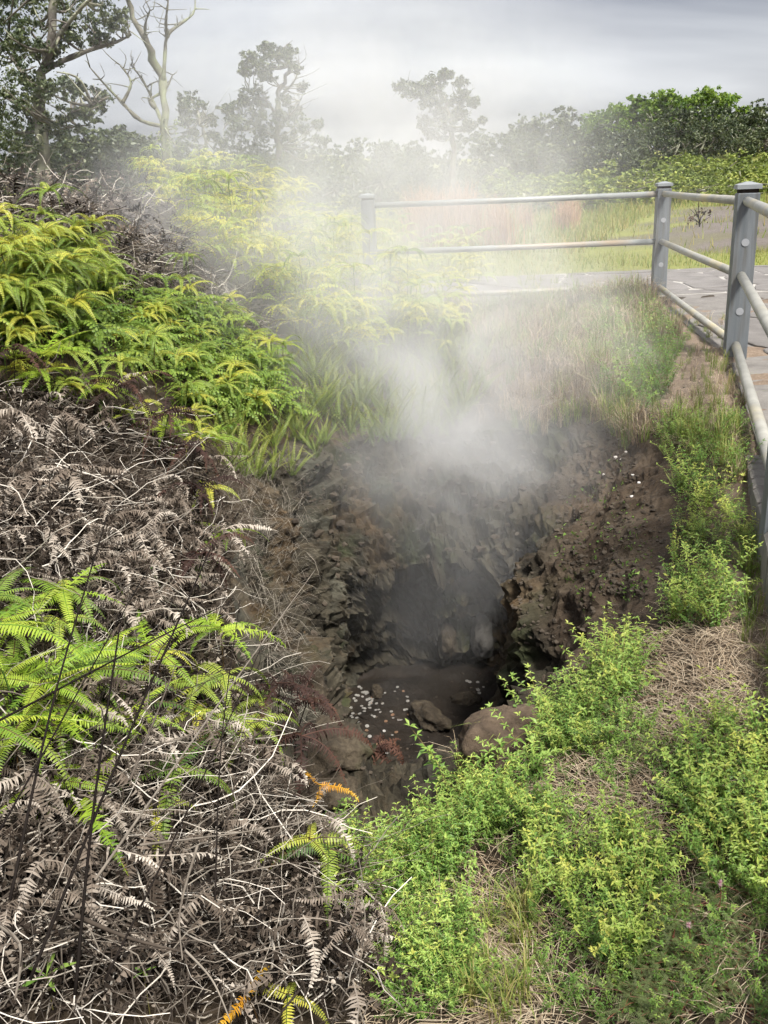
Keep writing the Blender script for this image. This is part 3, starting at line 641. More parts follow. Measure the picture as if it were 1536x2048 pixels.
for h, nn in scatter([(0, 1330), (130, 1290), (330, 1380), (560, 1420), (590, 1560), (330, 1560), (120, 1640), (0, 1700)], 26):
    fern(h, 'lime green fern in the row of low ferns before the dead thicket', 'lime ferns of the low row in the dead thicket', random.choice((LB, LB, FB, FBD)), random.uniform(.1, .24), random.uniform(.9, 1.25), random.randint(5, 8), (-.5, .1))
for h, nn in scatter([(0, 770), (120, 790), (300, 840), (430, 920), (440, 970), (300, 900), (110, 840), (0, 830)], 24):
    fern(h, 'yellow-green fern of the row along the crest of the dead thicket', 'ferns along the crest of the dead thicket', random.choice((LB, FBY, FB)), random.uniform(.14, .26), random.uniform(.8, 1.1), random.randint(6, 9), (-.7, -.1))
for px, py, sc, lb in ((850, 1640, .40, 'small upright green sword fern at the pit lip'), (800, 1660, .3, 'small yellow sword fern at the pit lip left of the upright green one'), (1350, 960, .35, 'low sword fern with yellow tips beside the grey kerb'), (1400, 940, .4, 'upright green sword fern nearest the grey kerb'), (1330, 900, .32, 'small sword fern at the top of the bare dirt slope')):
    h0, _ = hit(px, py + 10)
    sword(h0, lb, None, sc, 7, (-1.4, -.7))

# ------------------------------------------------------------------ dead fern thicket
deadpolys = [[(0, 820), (110, 800), (300, 880), (420, 960), (480, 1090), (520, 1250), (540, 1330), (250, 1330), (0, 1240)],
             [(0, 1540), (250, 1500), (420, 1560), (600, 1560), (660, 1700), (720, 1850), (760, 2048), (0, 2048)]]
backdead = [(0, 400), (90, 370), (230, 390), (330, 460), (400, 560), (340, 600), (240, 650), (220, 590), (110, 530), (0, 550)]
mbt, mbb = MB(), MB()
def twig(h, hgt, ln, r, up=.25):
    a = random.uniform(0, 6.28); P = [np.array([h.x, h.y, h.z + random.uniform(0, hgt)])]; e = random.uniform(-.3, up + .3); k = 6
    for i in range(k):
        a += random.uniform(-.5, .5); e += random.uniform(-.45, .35)
        P.append(P[-1] + ln / k * np.array([math.cos(a) * math.cos(e), math.sin(a) * math.cos(e), math.sin(e)]))
    return tube(P, np.linspace(r, r * .5, k + 1), 4)
for poly, n1_, n2_, hg in ((deadpolys[0], 1150, 1500, .16), (deadpolys[1], 1450, 1500, .2), (backdead, 900, 700, .3), ([(230, 500), (400, 530), (560, 650), (540, 720), (330, 620)], 450, 350, .2), ([(-800, 860), (0, 820), (0, 2200), (-800, 2200)], 1200, 1200, .2), ([(0, 1300), (520, 1330), (600, 1540), (0, 1560)], 500, 400, .1)):
    for h, nn in scatter(poly, n1_):
        V, T = twig(h, hg, random.uniform(.12, .4), random.uniform(.0007, .0026) * (1.5 if poly is backdead else 1)); mbt.add(V, T, random.uniform(.55, .88) if random.random() < .26 else random.uniform(0, .42))
    for h, nn in scatter(poly, n2_):
        V, T, c = random.choice(DBA); R = rotm(random.uniform(-2, 2), random.uniform(-1.2, .8), random.uniform(0, 6.28))
        mbb.add(*xform((V, T, np.clip(c * (random.uniform(.8, 1.2) if random.random() < .32 else random.uniform(.1, .62)), 0, 1)), (h.x, h.y, h.z + random.uniform(.0, hg)), R, random.uniform(.4, 1.05) * (1.5 if poly is backdead else 1)))
tag(link('dead_stems', mbt.mesh('dead_stems', M_TWIG)), 'tangle of grey and brown dead fern stems', 'dead stems', kind='stuff')
tag(link('dead_fern_litter', mbb.mesh('dead_fern_litter', M_DEAD)), 'curled grey dead fern fronds lying in the stems', 'dead ferns', kind='stuff')
dstems = [stem_mesh(.25 + .05 * k, .05, M_TWIG) for k in range(3)]
for poly, n, lb, gp in ((deadpolys[0], 60, 'grey curled dead fern in the thicket along the upper left of the pit', 'dead ferns in the upper left thicket'), (deadpolys[1], 55, 'grey curled dead fern in the stems at the bottom left', 'dead ferns in the stems at the bottom left')):
    for h, nn in scatter(poly, n): fern((h.x, h.y, h.z + .03), lb, gp, DB, random.uniform(.1, .25), random.uniform(.8, 1.25), random.randint(3, 6), (-.6, .6), name='dead_fern', stem=dstems)
rst = [stem_mesh(.25 + .05 * k, .05, M_RUST) for k in range(3)]
for px, py, lb in ((330, 930, 'dark rusty fern drooping from the thicket crest'), (400, 1000, 'dark rusty fern with long hanging fronds above the lime pit-edge fern'), (430, 1090, 'nearly black rusty fern beside the lime pit-edge fern'), (250, 880, 'dark rusty fern just below the thicket crest'), (40, 810, 'red-brown fern at the left end of the thicket crest'), (390, 1240, 'red-brown fern in the middle of the thicket'), (590, 1530, 'red-brown fern at the pit edge above the herbs'), (560, 1490, 'maroon fern right of the star-shaped fern'), (600, 1620, 'dark rusty fern hanging beside the small orange fern')):
    h, _ = hit(px, py + 30); fern(h, lb, None, RB, .24, 1.25, 7, (-.5, .3), name='rusty_fern', stem=rst)
# long bare stems
def stem3(px0, py0, px1, py1, Y0, Y1, r, mat, lb, bend=.02, name='tall_weed', fork=None):
    a, b = aty(px0, py0, Y0), aty(px1, py1, Y1); m = (a + b) / 2 + np.array([bend, 0, bend])
    t = thing('fallen_branch' if ('lying' in lb or 'stick' in lb or 'broken' in lb or 'falling' in lb) else name, lb, 'bare stem', a); mb = MB(); P = bez([a, m, b], 14) - a; V, T = tube(P, np.linspace(r, r * .45, 14) * 1.3, 6); mb.add(V, T, .1 if mat is M_BLACK else random.uniform(.3, .6)); link('stem', mb.mesh('stem', mat, True), t)
    if fork:
        for f, dx, dz in fork:
            i = int(f * 13); q = P[i]; mb = MB(); V, T = tube(bez([q, q + np.array([dx * .5, .01, dz * .6]), q + np.array([dx, .0, dz])], 8), np.linspace(r * .5, r * .2, 8), 5); mb.add(V, T, .3); link('twig', mb.mesh('twig', mat), t)
for px0, py0, px1, py1, Y0, Y1, r, mt, lb in (
 (60, 1960, 420, 1100, 1.28, 1.9, .0028, M_BLACK, 'tall black bare stem leaning right, crossing the lime ferns'),
 (20, 1800, 215, 1030, 1.3, 1.9, .0024, M_BLACK, 'tall black bare stem rising from the left edge to the thicket crest'),
 (150, 1990, 240, 1250, 1.25, 1.6, .0026, M_BLACK, 'upright black stem left of the lone two-fronded lime fern'),
 (0, 1660, 300, 1130, 1.35, 1.95, .0016, M_BLACK, 'thin black stem slanting above the lime ferns at the left edge'),
 (210, 1960, 520, 1300, 1.25, 1.8, .0018, M_BLACK, 'thin black stem slanting behind the star-shaped fern'),
 (430, 1800, 480, 1200, 1.45, 2.0, .0014, M_BLACK, 'thin upright black stem right of the slanting one'),
 (190, 1760, 630, 1140, 1.4, 3.0, .0022, M_TWIG, 'long straight grey stick reaching out over the pit'),
 (0, 1440, 470, 1200, 1.5, 2.4, .0018, M_BLACK, 'long thin dark stem lying across the thicket toward the pit'),
 (280, 1690, 700, 1625, 1.5, 1.9, .0018, M_TWIG, 'long grey stem lying from the thicket to the green herbs'),
 (260, 1560, 352, 1330, 1.6, 2.1, .0024, M_TWIG, 'pale forked stem beside the star-shaped fern'),
 (0, 1850, 30, 2000, 1.25, 1.15, .003, M_TWIG, 'pale broken stem at the lower left corner'),
 (150, 1830, 370, 1905, 1.35, 1.42, .0035, M_TWIG, 'thick pale grey stem lying in the bottom left thicket'),
 (370, 1900, 460, 2040, 1.4, 1.3, .002, M_TWIG, 'thin pale stem falling to the bottom edge'),
 (395, 1690, 365, 1920, 1.5, 1.35, .0022, M_TWIG, 'tan stem hanging in front of the grey dead ferns')):
    stem3(px0, py0, px1, py1, Y0, Y1, r, mt, lb, random.uniform(-.03, .03), fork=[(.5, random.uniform(-.06, .06), .05), (.75, random.uniform(-.06, .06), .05)])
# dry grass fringe hanging over the left wall of the pit
mb = MB()
def strands(mb, pts, n, ln, r, spread=1.0, up=(.2, 1.2), tint=(.3, 1)):
    for h, nn in pts:
        for k in range(n):
            a = random.uniform(0, 6.28); e = random.uniform(*up); l = random.uniform(*ln); d = np.array([math.cos(a) * math.cos(e), math.sin(a) * math.cos(e), math.sin(e)])
            p = np.array(h) + np.array([random.uniform(-.02, .02), random.uniform(-.02, .02), -.005]); q = p + d * l * .6; s = q + d * l * .4 + np.array([0, 0, -l * random.uniform(.05, .5)])
            side = np.cross(d, [0, 0, 1.]); side = side / (np.linalg.norm(side) + 1e-6) * r
            mb.add([p - side, p + side, q + side * .8, q - side * .8, s], [(0, 1, 2), (0, 2, 3), (3, 2, 4)], random.uniform(*tint))
strands(mb, scatter([(430, 900), (560, 900), (620, 1000), (600, 1150), (580, 1330), (600, 1480), (540, 1400), (500, 1200), (450, 1040)], 700, True), 3, (.08, .22), .0009, up=(-.4, 1.0), tint=(.2, .9))
tag(link('dry_grass_fringe', mb.mesh('dry_grass_fringe', leaf_mat('wiry_grass', [(0, (.04, .033, .026)), (.5, (.15, .13, .105)), (1, (.42, .38, .32))], .1, .8, .3, .15))), 'fringe of wiry dry grass hanging over the left wall of the pit', 'dry grass', kind='stuff')

# ------------------------------------------------------------------ herbs on the right
def herb_parts(seed, h=.2, ns=4, lw=.031):
    rg = random.Random(seed); st, lf, bd = MB(), MB(), MB()
    for s in range(ns):
        a = rg.uniform(0, 6.28); lean = rg.uniform(.2, 1.15); hh = h * rg.uniform(.55, 1.1)
        P = bez([(rg.uniform(-.02, .02), rg.uniform(-.02, .02), -.02), (math.cos(a) * lean * hh * .35, math.sin(a) * lean * hh * .35, hh * .55), (math.cos(a) * lean * hh * .8, math.sin(a) * lean * hh * .8, hh)], 10)
        V, T = tube(P[::3], np.linspace(.0013, .0007, 4), 3); st.add(V, T, rg.uniform(.2, 1))
        nw_ = rg.randint(6, 9)
        for k in range(nw_):
            f = .12 + .88 * k / (nw_ - 1); p = P[min(9, int(f * 9.99))] * 1.0; i = min(8, int(f * 9)); p = P[i] + (P[i + 1] - P[i]) * (f * 9 - i) if i < 9 else P[9]
            ph = (k % 2) * 1.57 + rg.uniform(-.3, .3); nl = rg.choice((2, 4, 4))
            top = f > .9
            for q in range(nl + (2 if top else 0)):
                b = ph + q * 6.283 / nl + rg.uniform(-.25, .25) + (.6 if q >= nl else 0); el = rg.uniform(-.25, .5) + (.4 if top else 0); ll = lw * rg.uniform(.7, 1.15) * (1.05 - .35 * f) * (.75 if q >= 2 else 1)
                d = np.array([math.cos(b) * math.cos(el), math.sin(b) * math.cos(el), math.sin(el)]); sd_ = np.array([-math.sin(b), math.cos(b), 0]); u_ = np.cross(d, sd_); w = ll * .17
                tip = p + d * ll - np.array([0, 0, ll * .15]); m1 = p + d * ll * .45
                tv = .25 + .5 * f + rg.uniform(-.12, .12)
                lf.add([p, m1 + sd_ * w + u_ * w * .5, m1, m1 - sd_ * w + u_ * w * .5, tip], [(0, 1, 2), (0, 2, 3), (1, 4, 2), (2, 4, 3)], tv)
            if f > .35 and rg.random() < .6:
                r = .0032 * rg.uniform(.7, 1.1); o6 = np.array([(1, 0, 0), (-1, 0, 0), (0, 1, 0), (0, -1, 0), (0, 0, 1), (0, 0, -1)]) * r + p
                bd.add(o6, [(0, 2, 4), (2, 1, 4), (1, 3, 4), (3, 0, 4), (2, 0, 5), (1, 2, 5), (3, 1, 5), (0, 3, 5)], rg.random())
    if bd.n == 0: bd.add([(0, 0, .01), (.002, 0, .01), (0, .002, .012)], [(0, 1, 2)])
    return st, lf, bd
M_HERB2 = leaf_mat('yellow_herb_leaf', [(0, (.07, .11, .02)), (.35, (.20, .31, .05)), (.7, (.37, .47, .10)), (1, (.55, .55, .12))], .35, .45, .45)
HV = []
HC = []
for s in range(5):
    st, lf, bd = herb_parts(s + 60, .19, 3); HC.append((lf.arrays(), st.arrays()))
for s in range(7):
    st, lf, bd = herb_parts(s, .19, 5); HV.append((st.mesh('stem', M_HSTEM), lf.mesh('leaves', M_HERB if s < 4 else M_HERB2), bd.mesh('buds', M_BUD)))
def herb(p, label, group, sc=1, v=None, name='herb', rot=None):
    t = thing(name, label, 'herb', p, group=group, sc=sc, rot=rot or (random.uniform(-.4, .4), random.uniform(-.4, .4), random.uniform(0, 6.28)))
    a = HV[random.randrange(len(HV)) if v is None else v]
    link('stem', a[0], t); link('leaves', a[1], t); link('buds', a[2], t)['kind'] = 'stuff'; return t
herbz = [
 ([(640, 1690), (760, 1670), (930, 1660), (920, 1740), (850, 1830), (720, 1830), (650, 1770)], 62, .85, 'green leafy herb in the lush patch between the dead thicket and the pit lip', 'herbs of the lush patch left of centre'),
 ([(800, 1620), (930, 1590), (1070, 1590), (1060, 1680), (900, 1680)], 34, .8, 'leafy herb on the front lip of the pit by the grey stone', 'herbs on the front lip of the pit'),
 ([(1040, 1440), (1110, 1370), (1250, 1290), (1300, 1350), (1190, 1490), (1060, 1560)], 52, .95, 'bright herb leaning over the right front lip of the pit', 'herbs on the right front lip of the pit'),
 ([(1340, 960), (1480, 1010), (1510, 1120), (1480, 1250), (1330, 1260), (1350, 1120)], 44, .9, 'yellow-green herb on the slope below the grey kerb', 'herbs on the slope below the kerb'),
 ([(1040, 1660), (1150, 1640), (1320, 1700), (1350, 1860), (1230, 2000), (1150, 1880), (1040, 1760)], 52, .8, 'yellow-green herb with round buds in the middle patch of the right foreground', 'herbs of the middle patch in the right foreground'),
 ([(1360, 1480), (1536, 1440), (1536, 1780), (1420, 1780), (1340, 1640)], 46, .9, 'budded herb in the tall patch at the right edge', 'herbs of the tall patch at the right edge'),
 ([(780, 1840), (900, 1800), (960, 1880), (930, 2048), (800, 2048)], 34, .7, 'small herb in the strip along the bottom edge', 'herbs of the strip at the bottom edge'),
 ([(1080, 1460), (1250, 1420), (1330, 1540), (1240, 1580), (1110, 1550)], 22, .65, 'low dark-leaved herb in the dry straw behind the middle patch', 'low herbs in the dry straw')]
for poly, n, sc, lb, gp in herbz:
    yel = 'slope below' in gp or 'middle patch' in gp or 'right edge' in gp
    for h, nn in scatter(poly, n, mind=-.05): herb(h, lb, gp, sc * .85 * random.uniform(.55, 1.3), random.choice((4, 5, 6, 4, 5, 6, 0, 1) if yel else (0, 1, 2, 3)))
mbl, mbs = MB(), MB()
for poly, n, sc in ((herbz[0][0], 130, .65), (herbz[1][0], 50, .55), (herbz[2][0], 80, .65), (herbz[3][0], 90, .6), (herbz[4][0], 70, .55), (herbz[5][0], 80, .6), (herbz[6][0], 50, .5), (herbz[7][0], 40, .5), ([(640, 1560), (1060, 1560), (1300, 1500), (1536, 1400), (1536, 2048), (760, 2048)], 380, .4), ([(1180, 640), (1290, 620), (1370, 700), (1330, 800), (1230, 840), (1190, 740)], 190, 1.1), ([(1300, 850), (1490, 850), (1500, 960), (1340, 1000)], 110, .7)):
    for h, nn in scatter(poly, n, mind=-.05):
        v = random.choice(HC); R = rotm(random.uniform(-.3, .3), random.uniform(-.3, .3), random.uniform(0, 6.28)); s = sc * random.uniform(.6, 1.2)
        mbl.add(*xform((v[0][0], v[0][1], v[0][2] * random.uniform(.4, 1.2)), h, R, s)); mbs.add(*xform(v[1], h, R, s))
o = tag(link('herb_cover', mbl.mesh('herb_cover', M_HERB)), 'leafy ground cover filling in between the herbs around the pit', 'ground cover', kind='stuff')
o2 = link('stems', mbs.mesh('stems', M_HSTEM), o); o2['kind'] = 'stuff'
# tall single herbs on the lip
for px, py, sc, lb in ((905, 1590, 1.55, 'tall thin herb standing against the dark pit, straight above the grey stone'), (1050, 1430, 1.0, 'herb shoot reaching out over the pit from the right lip'), (1190, 1330, 1.1, 'tall herb shoot at the top of the right lip against the rock')):
    h, _ = hit(px, py + 12); herb(h, lb, None, sc, 2, rot=(0, 0, 1))

# grass tufts
def tuft_mesh(n, ln, w, mat, seed, lean=.5, name='blades', sp=.012):
    rg = random.Random(seed); mb = MB()
    for k in range(n):
        a = rg.uniform(0, 6.28); l = ln * rg.uniform(.5, 1.1); e = rg.uniform(.05, lean); p = np.array([rg.gauss(0, sp), rg.gauss(0, sp), -.01])
        hd = np.array([math.cos(a), math.sin(a), 0]); sd_ = np.array([-math.sin(a), math.cos(a), 0]); ww = w * rg.uniform(.7, 1.2)
        m1 = p + hd * l * .3 * e + np.array([0, 0, l * .55]); m2 = p + hd * l * .8 * e + np.array([0, 0, l * (.9 - .2 * e)]); tip = p + hd * l * 1.4 * e + np.array([0, 0, l * (1 - .45 * e)])
        mb.add([p - sd_ * ww, p + sd_ * ww, m1 - sd_ * ww, m1 + sd_ * ww, m2 - sd_ * ww * .6, m2 + sd_ * ww * .6, tip], [(0, 1, 3), (0, 3, 2), (2, 3, 5), (2, 5, 4), (4, 5, 6)], rg.uniform(.15, .85))
    return mb.mesh(name, mat)
TG = [tuft_mesh(26, .16, .0016, M_GRASS, s, .8) for s in range(4)]; TS = [tuft_mesh(30, .15, .0010, M_STRAW, s + 9, 1.3) for s in range(4)]
TR = [tuft_mesh(260, 1.0, .005, M_RED, s + 20, .5, sp=.16) for s in range(3)]
def tuft(p, label, group, me, sc, name='grass_tuft', cat='grass tuft'):
    t = link(name, me); t.location = p; t.rotation_euler = (random.uniform(-.15, .15), random.uniform(-.15, .15), random.uniform(0, 6.28)); t.scale = (sc,) * 3
    return tag(t, label, cat, group)
for h, nn in scatter([(1320, 840), (1480, 850), (1490, 940), (1350, 930)], 22): tuft(h, 'green grass tuft beside the kerb below the railing', 'grass tufts beside the kerb', random.choice(TG), random.uniform(.8, 1.3))
for h, nn in scatter([(900, 1760), (1060, 1780), (1060, 2048), (900, 2048)], 20): tuft(h, 'thin green grass tuft in the straw at the bottom edge', 'grass tufts at the bottom edge', random.choice(TG), random.uniform(.5, .9))
for h, nn in scatter([(960, 560), (1300, 580), (1330, 640), (1200, 700), (1020, 660)], 60): tuft(h, 'dry grass tuft on the bank below the far railing', 'dry grass tufts below the far railing', random.choice(TS + TG), random.uniform(1.0, 2.0))
for h, nn in scatter([(960, 720), (1180, 690), (1240, 830), (1100, 800), (960, 800)], 30): tuft(h, 'pale dry grass tuft at the top of the bare slope behind the pit', 'dry tufts above the bare slope', random.choice(TS), random.uniform(1.0, 1.8))
for px, py, me, sc, lb in ((1000, 1500, TG[1], 1.1, 'bright upright grass tuft between the brown boulder and the herbs'), (880, 1810, TS[0], .7, 'reddish dry grass tuft in the lush herb patch'), (930, 1510, TS[2], 1.0, 'orange-brown dry grass tuft in front of the brown boulder'), (870, 780, TG[0], 1.6, 'pale grass tuft at the foot of the ferns behind the pit'), (930, 800, TG[2], 1.6, 'pale grass tuft right of the ferns, above the back wall of the pit')):
    h, _ = hit(px, py + 15); tuft(h, lb, None, me, sc)
# straw litter
mb = MB()
strawz = [([(1150, 1200), (1700, 1150), (1700, 1500), (1100, 1500)], 1000), ([(1480, 1150), (1720, 1150), (1720, 2000), (1530, 2000)], 500), ([(1250, 1260), (1536, 1240), (1536, 1450), (1330, 1480), (1180, 1440)], 1500), ([(1070, 1480), (1340, 1480), (1350, 1680), (1080, 1660)], 900), ([(930, 1760), (1080, 1780), (1120, 2048), (920, 2048)], 700), ([(1240, 700), (1460, 680), (1500, 900), (1280, 900)], 1900), ([(640, 1560), (1536, 1400), (1536, 2048), (740, 2048)], 2000), ([(980, 700), (1190, 690), (1200, 840), (900, 960)], 90)]
for poly, n in strawz: strands(mb, scatter(poly, n), 2, (.05, .16), .0011, up=(-.05, .35), tint=(.15, 1))
# dry grass and green grass band between the pit and the far railing
TSA = [tuft_mesh(22, .17, .0014, M_STRAW, s + 70, .9) for s in range(5)]
def mesh_arr(me):
    V = np.empty(len(me.vertices) * 3); me.vertices.foreach_get('co', V); T = np.empty(len(me.polygons) * 3, np.int32); me.polygons.foreach_get('vertices', T)
    c = np.empty(len(me.vertices)); me.attributes['tint'].data.foreach_get('value', c); return V.reshape(-1, 3), T.reshape(-1, 3), c
TSA = [mesh_arr(m) for m in TSA]; mg = MB(); md = MB()
for h, nn in scatter([(900, 640), (1000, 615), (1310, 610), (1370, 670), (1260, 720), (1190, 790), (1020, 740), (940, 680)], 620):
    a = random.choice(TSA); (mg if random.random() < .4 else md).add(*xform((a[0], a[1], a[2] * random.uniform(.4, 1.2)), h, rotm(0, 0, random.uniform(0, 6)), random.uniform(.8, 1.8)))
for h, nn in scatter([(1240, 640), (1480, 640), (1500, 980), (1290, 880)], 200):
    a = random.choice(TSA); (mg if random.random() < .6 else md).add(*xform((a[0], a[1], a[2] * random.uniform(.4, 1.2)), h, rotm(0, 0, random.uniform(0, 6)), random.uniform(.4, .9)))
for k in range(300):
    x = random.uniform(.1, 3.0); y = random.uniform(10.35, 10.72); a = random.choice(TSA)
    (mg if random.random() < .5 else md).add(*xform((a[0], a[1], a[2] * random.uniform(.4, 1.2)), (x, y, gz(x, y)), rotm(0, 0, random.uniform(0, 6)), random.uniform(1.2, 2.3)))
for h, nn in scatter([(930, 730), (1190, 710), (1210, 850), (1080, 870), (940, 840)], 110, True):
    a = random.choice(TSA); (mg if random.random() < .25 else md).add(*xform((a[0], a[1], a[2] * random.uniform(.4, 1.2)), h, rotm(0, 0, random.uniform(0, 6)), random.uniform(.5, 1.3)))
for h, nn in scatter([(1480, 1050), (1640, 1050), (1640, 1420), (1480, 1330)], 60):
    a = random.choice(TSA); (mg if random.random() < .7 else md).add(*xform((a[0], a[1], a[2] * random.uniform(.4, 1.2)), h, rotm(0, 0, random.uniform(0, 6)), random.uniform(.4, .8)))
for h, nn in scatter([(1180, 740), (1260, 740), (1300, 880), (1240, 900), (1190, 830)], 70, True):
    a = random.choice(TSA); (mg if random.random() < .5 else md).add(*xform((a[0], a[1], a[2] * random.uniform(.4, 1.2)), h, rotm(0, 0, random.uniform(0, 6)), random.uniform(.8, 1.5)))
tag(link('bank_grass', mg.mesh('bank_grass', M_GRASS)), 'green grass on the bank between the pit and the far railing', 'grass', kind='stuff')
tag(link('dry_bank_grass', md.mesh('dry_bank_grass', M_STRAW)), 'dry tan grass on the bank between the pit and the far railing', 'grass', kind='stuff')
tag(link('straw_litter', mb.mesh('straw_litter', M_STRAW)), 'matted dry straw litter lying on the ground right of the pit', 'straw', kind='stuff')

# mimosa patch with pink flowers
def mim_leaf(mb, p, a, el, L):
    d = np.array([math.cos(a) * math.cos(el), math.sin(a) * math.cos(el), math.sin(el)]); s = np.array([-math.sin(a), math.cos(a), 0])
    for k in range(9):
        f = (k + .5) / 9; c = p + d * L * f
        for sg in (-1, 1):
            e = s * sg * L * .20 * (1 - .35 * f); w = d * L * .030
            mb.add([c - w, c + w, c + e + w * .8, c + e - w * .5 + d * L * .03], [(0, 1, 2), (0, 2, 3)], .25 + .3 * random.random())
M_MIM = leaf_mat('mimosa_leaf', [(0, (.06, .08, .03)), (.5, (.15, .19, .07)), (1, (.26, .28, .11))], .25, .5, .3)
M_MST = leaf_mat('mimosa_stem', [(0, (.12, .04, .025)), (1, (.22, .09, .05))], 0, .6)
MIM = []
for s in range(4):
    lf, st = MB(), MB()
    for b in range(5):
        a = random.uniform(0, 6.28); P = bez([(0, 0, 0), (math.cos(a) * .06, math.sin(a) * .06, .03), (math.cos(a) * .13, math.sin(a) * .13, .035)], 8); V, T = tube(P, .0011, 4); st.add(V, T, random.random())
        for i in (2, 4, 5, 7):
            for q in range(3): mim_leaf(lf, P[i] + np.array([0, 0, .004]), a + random.uniform(-1.5, 1.5), random.uniform(-.1, .4), random.uniform(.026, .04))
    MIM.append((st.mesh('stem', M_MST), lf.mesh('leaves', M_MIM)))
for h, nn in scatter([(1290, 1840), (1400, 1790), (1536, 1800), (1536, 2048), (1250, 2048), (1240, 1950)], 30) + scatter([(1130, 1420), (1260, 1410), (1300, 1500), (1130, 1480)], 6):
    t = thing('mimosa', 'creeping dark green feathery-leaved mimosa in the lower right corner patch' if h.y < 1.95 else 'creeping feathery mimosa in the straw behind the middle herb patch', 'mimosa plant', h, random.uniform(0, 6.28), 'mimosa plants of the lower right patch' if h.y < 1.95 else 'mimosa plants in the straw', random.uniform(.6, .95))
    a = random.choice(MIM); link('stem', a[0], t); link('leaves', a[1], t)
M_PINK = leaf_mat('pink_flower', [(0, (.62, .34, .42)), (1, (.85, .62, .68))], .3, .6)
def pink(px, py, lb):
    h, _ = hit(px, py + 25); t = thing('mimosa_flower', lb, 'flower', h); mb = MB(); V, T = tube(bez([(0, 0, 0), (.004, 0, .06), (0, 0, .09)], 6), .0010, 4); mb.add(V, T, .5); link('stem', mb.mesh('stem', M_MST), t)
    mb = MB(); c = np.array([0, 0, .095])
    for k in range(160):
        d = RNG.normal(size=3); d /= np.linalg.norm(d); s = np.cross(d, [.3, .5, .8]); s = s / np.linalg.norm(s) * .0006; mb.add([c + s, c - s, c + d * .0095], [(0, 1, 2)], random.random())
    link('petals', mb.mesh('petals', M_PINK), t)
pink(1372, 1896, 'round pink flower in the mimosa patch, the larger and lower one'); pink(1434, 1812, 'round pink flower at the top of the mimosa patch'); pink(1533, 1070, 'small pink flower below the railing post at the right edge')
# broad-leaved seedlings at the bottom left corner
for px, py, lb in ((110, 2040, 'bright green seedling with long narrow leaves at the bottom left corner'), (300, 2030, 'small star-leaved green seedling at the bottom edge'), (1270, 2020, 'pale green rosette of rounded leaves in the lower right')):
    h, _ = hit(px, min(py, 2040)); t = thing('seedling', lb, 'seedling', (h.x, h.y, h.z + .12 if px < 500 else h.z + .01)); mb = MB()
    for k in range(5):
        a = k * 1.25 + .3; L_ = .07 if px < 200 else .03; w = L_ * (.1 if px < 500 else .25); d = np.array([math.cos(a), math.sin(a), .35]); s = np.array([-math.sin(a), math.cos(a), 0]) * w
        mb = MB(); mb.add([(0, 0, 0), d * L_ * .5 + s, d * L_ * .5 - s, d * L_ * np.array([1, 1, .5])], [(0, 1, 2), (2, 1, 3)], .45); link('leaf', mb.mesh('leaf', M_HERB), t)
    mb = MB(); V, T = tube([(0, 0, -.15), (0, 0, 0)], .0012, 4); mb.add(V, T, .8); link('stem', mb.mesh('stem', M_HSTEM), t)

# ------------------------------------------------------------------ rocks, coins and litter of the pit
def ico(sub=3):
    import bmesh
    bm = bmesh.new(); bmesh.ops.create_icosphere(bm, subdivisions=sub, radius=1); V = np.array([v.co[:] for v in bm.verts]); T = np.array([[v.index for v in f.verts] for f in bm.faces]); bm.free(); return V, T
IV, IT = ico(4); IV2, IT2 = ico(1); IV3, IT3 = ico(0) if False else ico(1)
def rock(p, dims, mat, lb, seed, name='boulder', cat='rock', rz=0, rough=.25):
    V = IV * (1 + rough * fbm(IV * 1.4 + seed * 7.1, 4, seed)[:, None]); V = V + .42 * rough * fbm(IV * 3.5 + seed, 6, seed + 5, .6)[:, None] * IV - .3 * rough * np.abs(fbm(IV * 2.2 + seed, 3, seed + 8))[:, None] * IV; V = V * np.array(dims)
    o = link(name, mk_mesh(name, V, IT, np.zeros(len(V)), mat, True)); o.location = p; o.rotation_euler = (0, 0, rz); return tag(o, lb, cat)
def onhit(px, py, dz=0): h, _ = hit(px, py); return (h.x, h.y, h.z + dz)
rock(onhit(1000, 1500, .03), (.15, .11, .11), M_BOULD2, 'brown smooth boulder on the front lip of the pit', 3, rz=.5)
rock(onhit(975, 1600, .03), (.03, .028, .028), M_PALE, 'small grey lichened stone among the herbs of the lip', 4, 'stone', 'stone')
rock(onhit(860, 1440, .02), (.08, .17, .07), M_BOULD, 'long brown rock on the pit floor in the middle', 5, rz=.5)
rock(onhit(966, 1290, .05), (.07, .06, .16), M_PALE, 'tall pale rock standing in the dark back of the cave', 6)
rock(onhit(895, 1300, .05), (.06, .07, .12), M_BOULD, 'dim brown rock left of the tall pale rock in the cave', 7)
rock(onhit(660, 1500, .0), (.13, .15, .09), M_BOULD, 'rounded brown rock at the left foot of the pit wall', 8, rz=.3)
rock(onhit(665, 1580, .0), (.12, .10, .07), M_BOULD, 'flat brown rock at the near end of the pit floor', 9)
rock(onhit(755, 1392, .03), (.035, .03, .05), M_BOULD, 'small upright brown stone beside the upper coins', 10, 'stone', 'stone')
rock(onhit(632, 1390, .0), (.05, .06, .12), M_BOULD, 'reddish knob of rock at the foot of the left wall', 11)
rock(onhit(930, 1400, .0), (.09, .06, .05), M_BOULD, 'low dark rock right of the long brown rock', 12)
ct = np.arange(14) * 6.2832 / 14
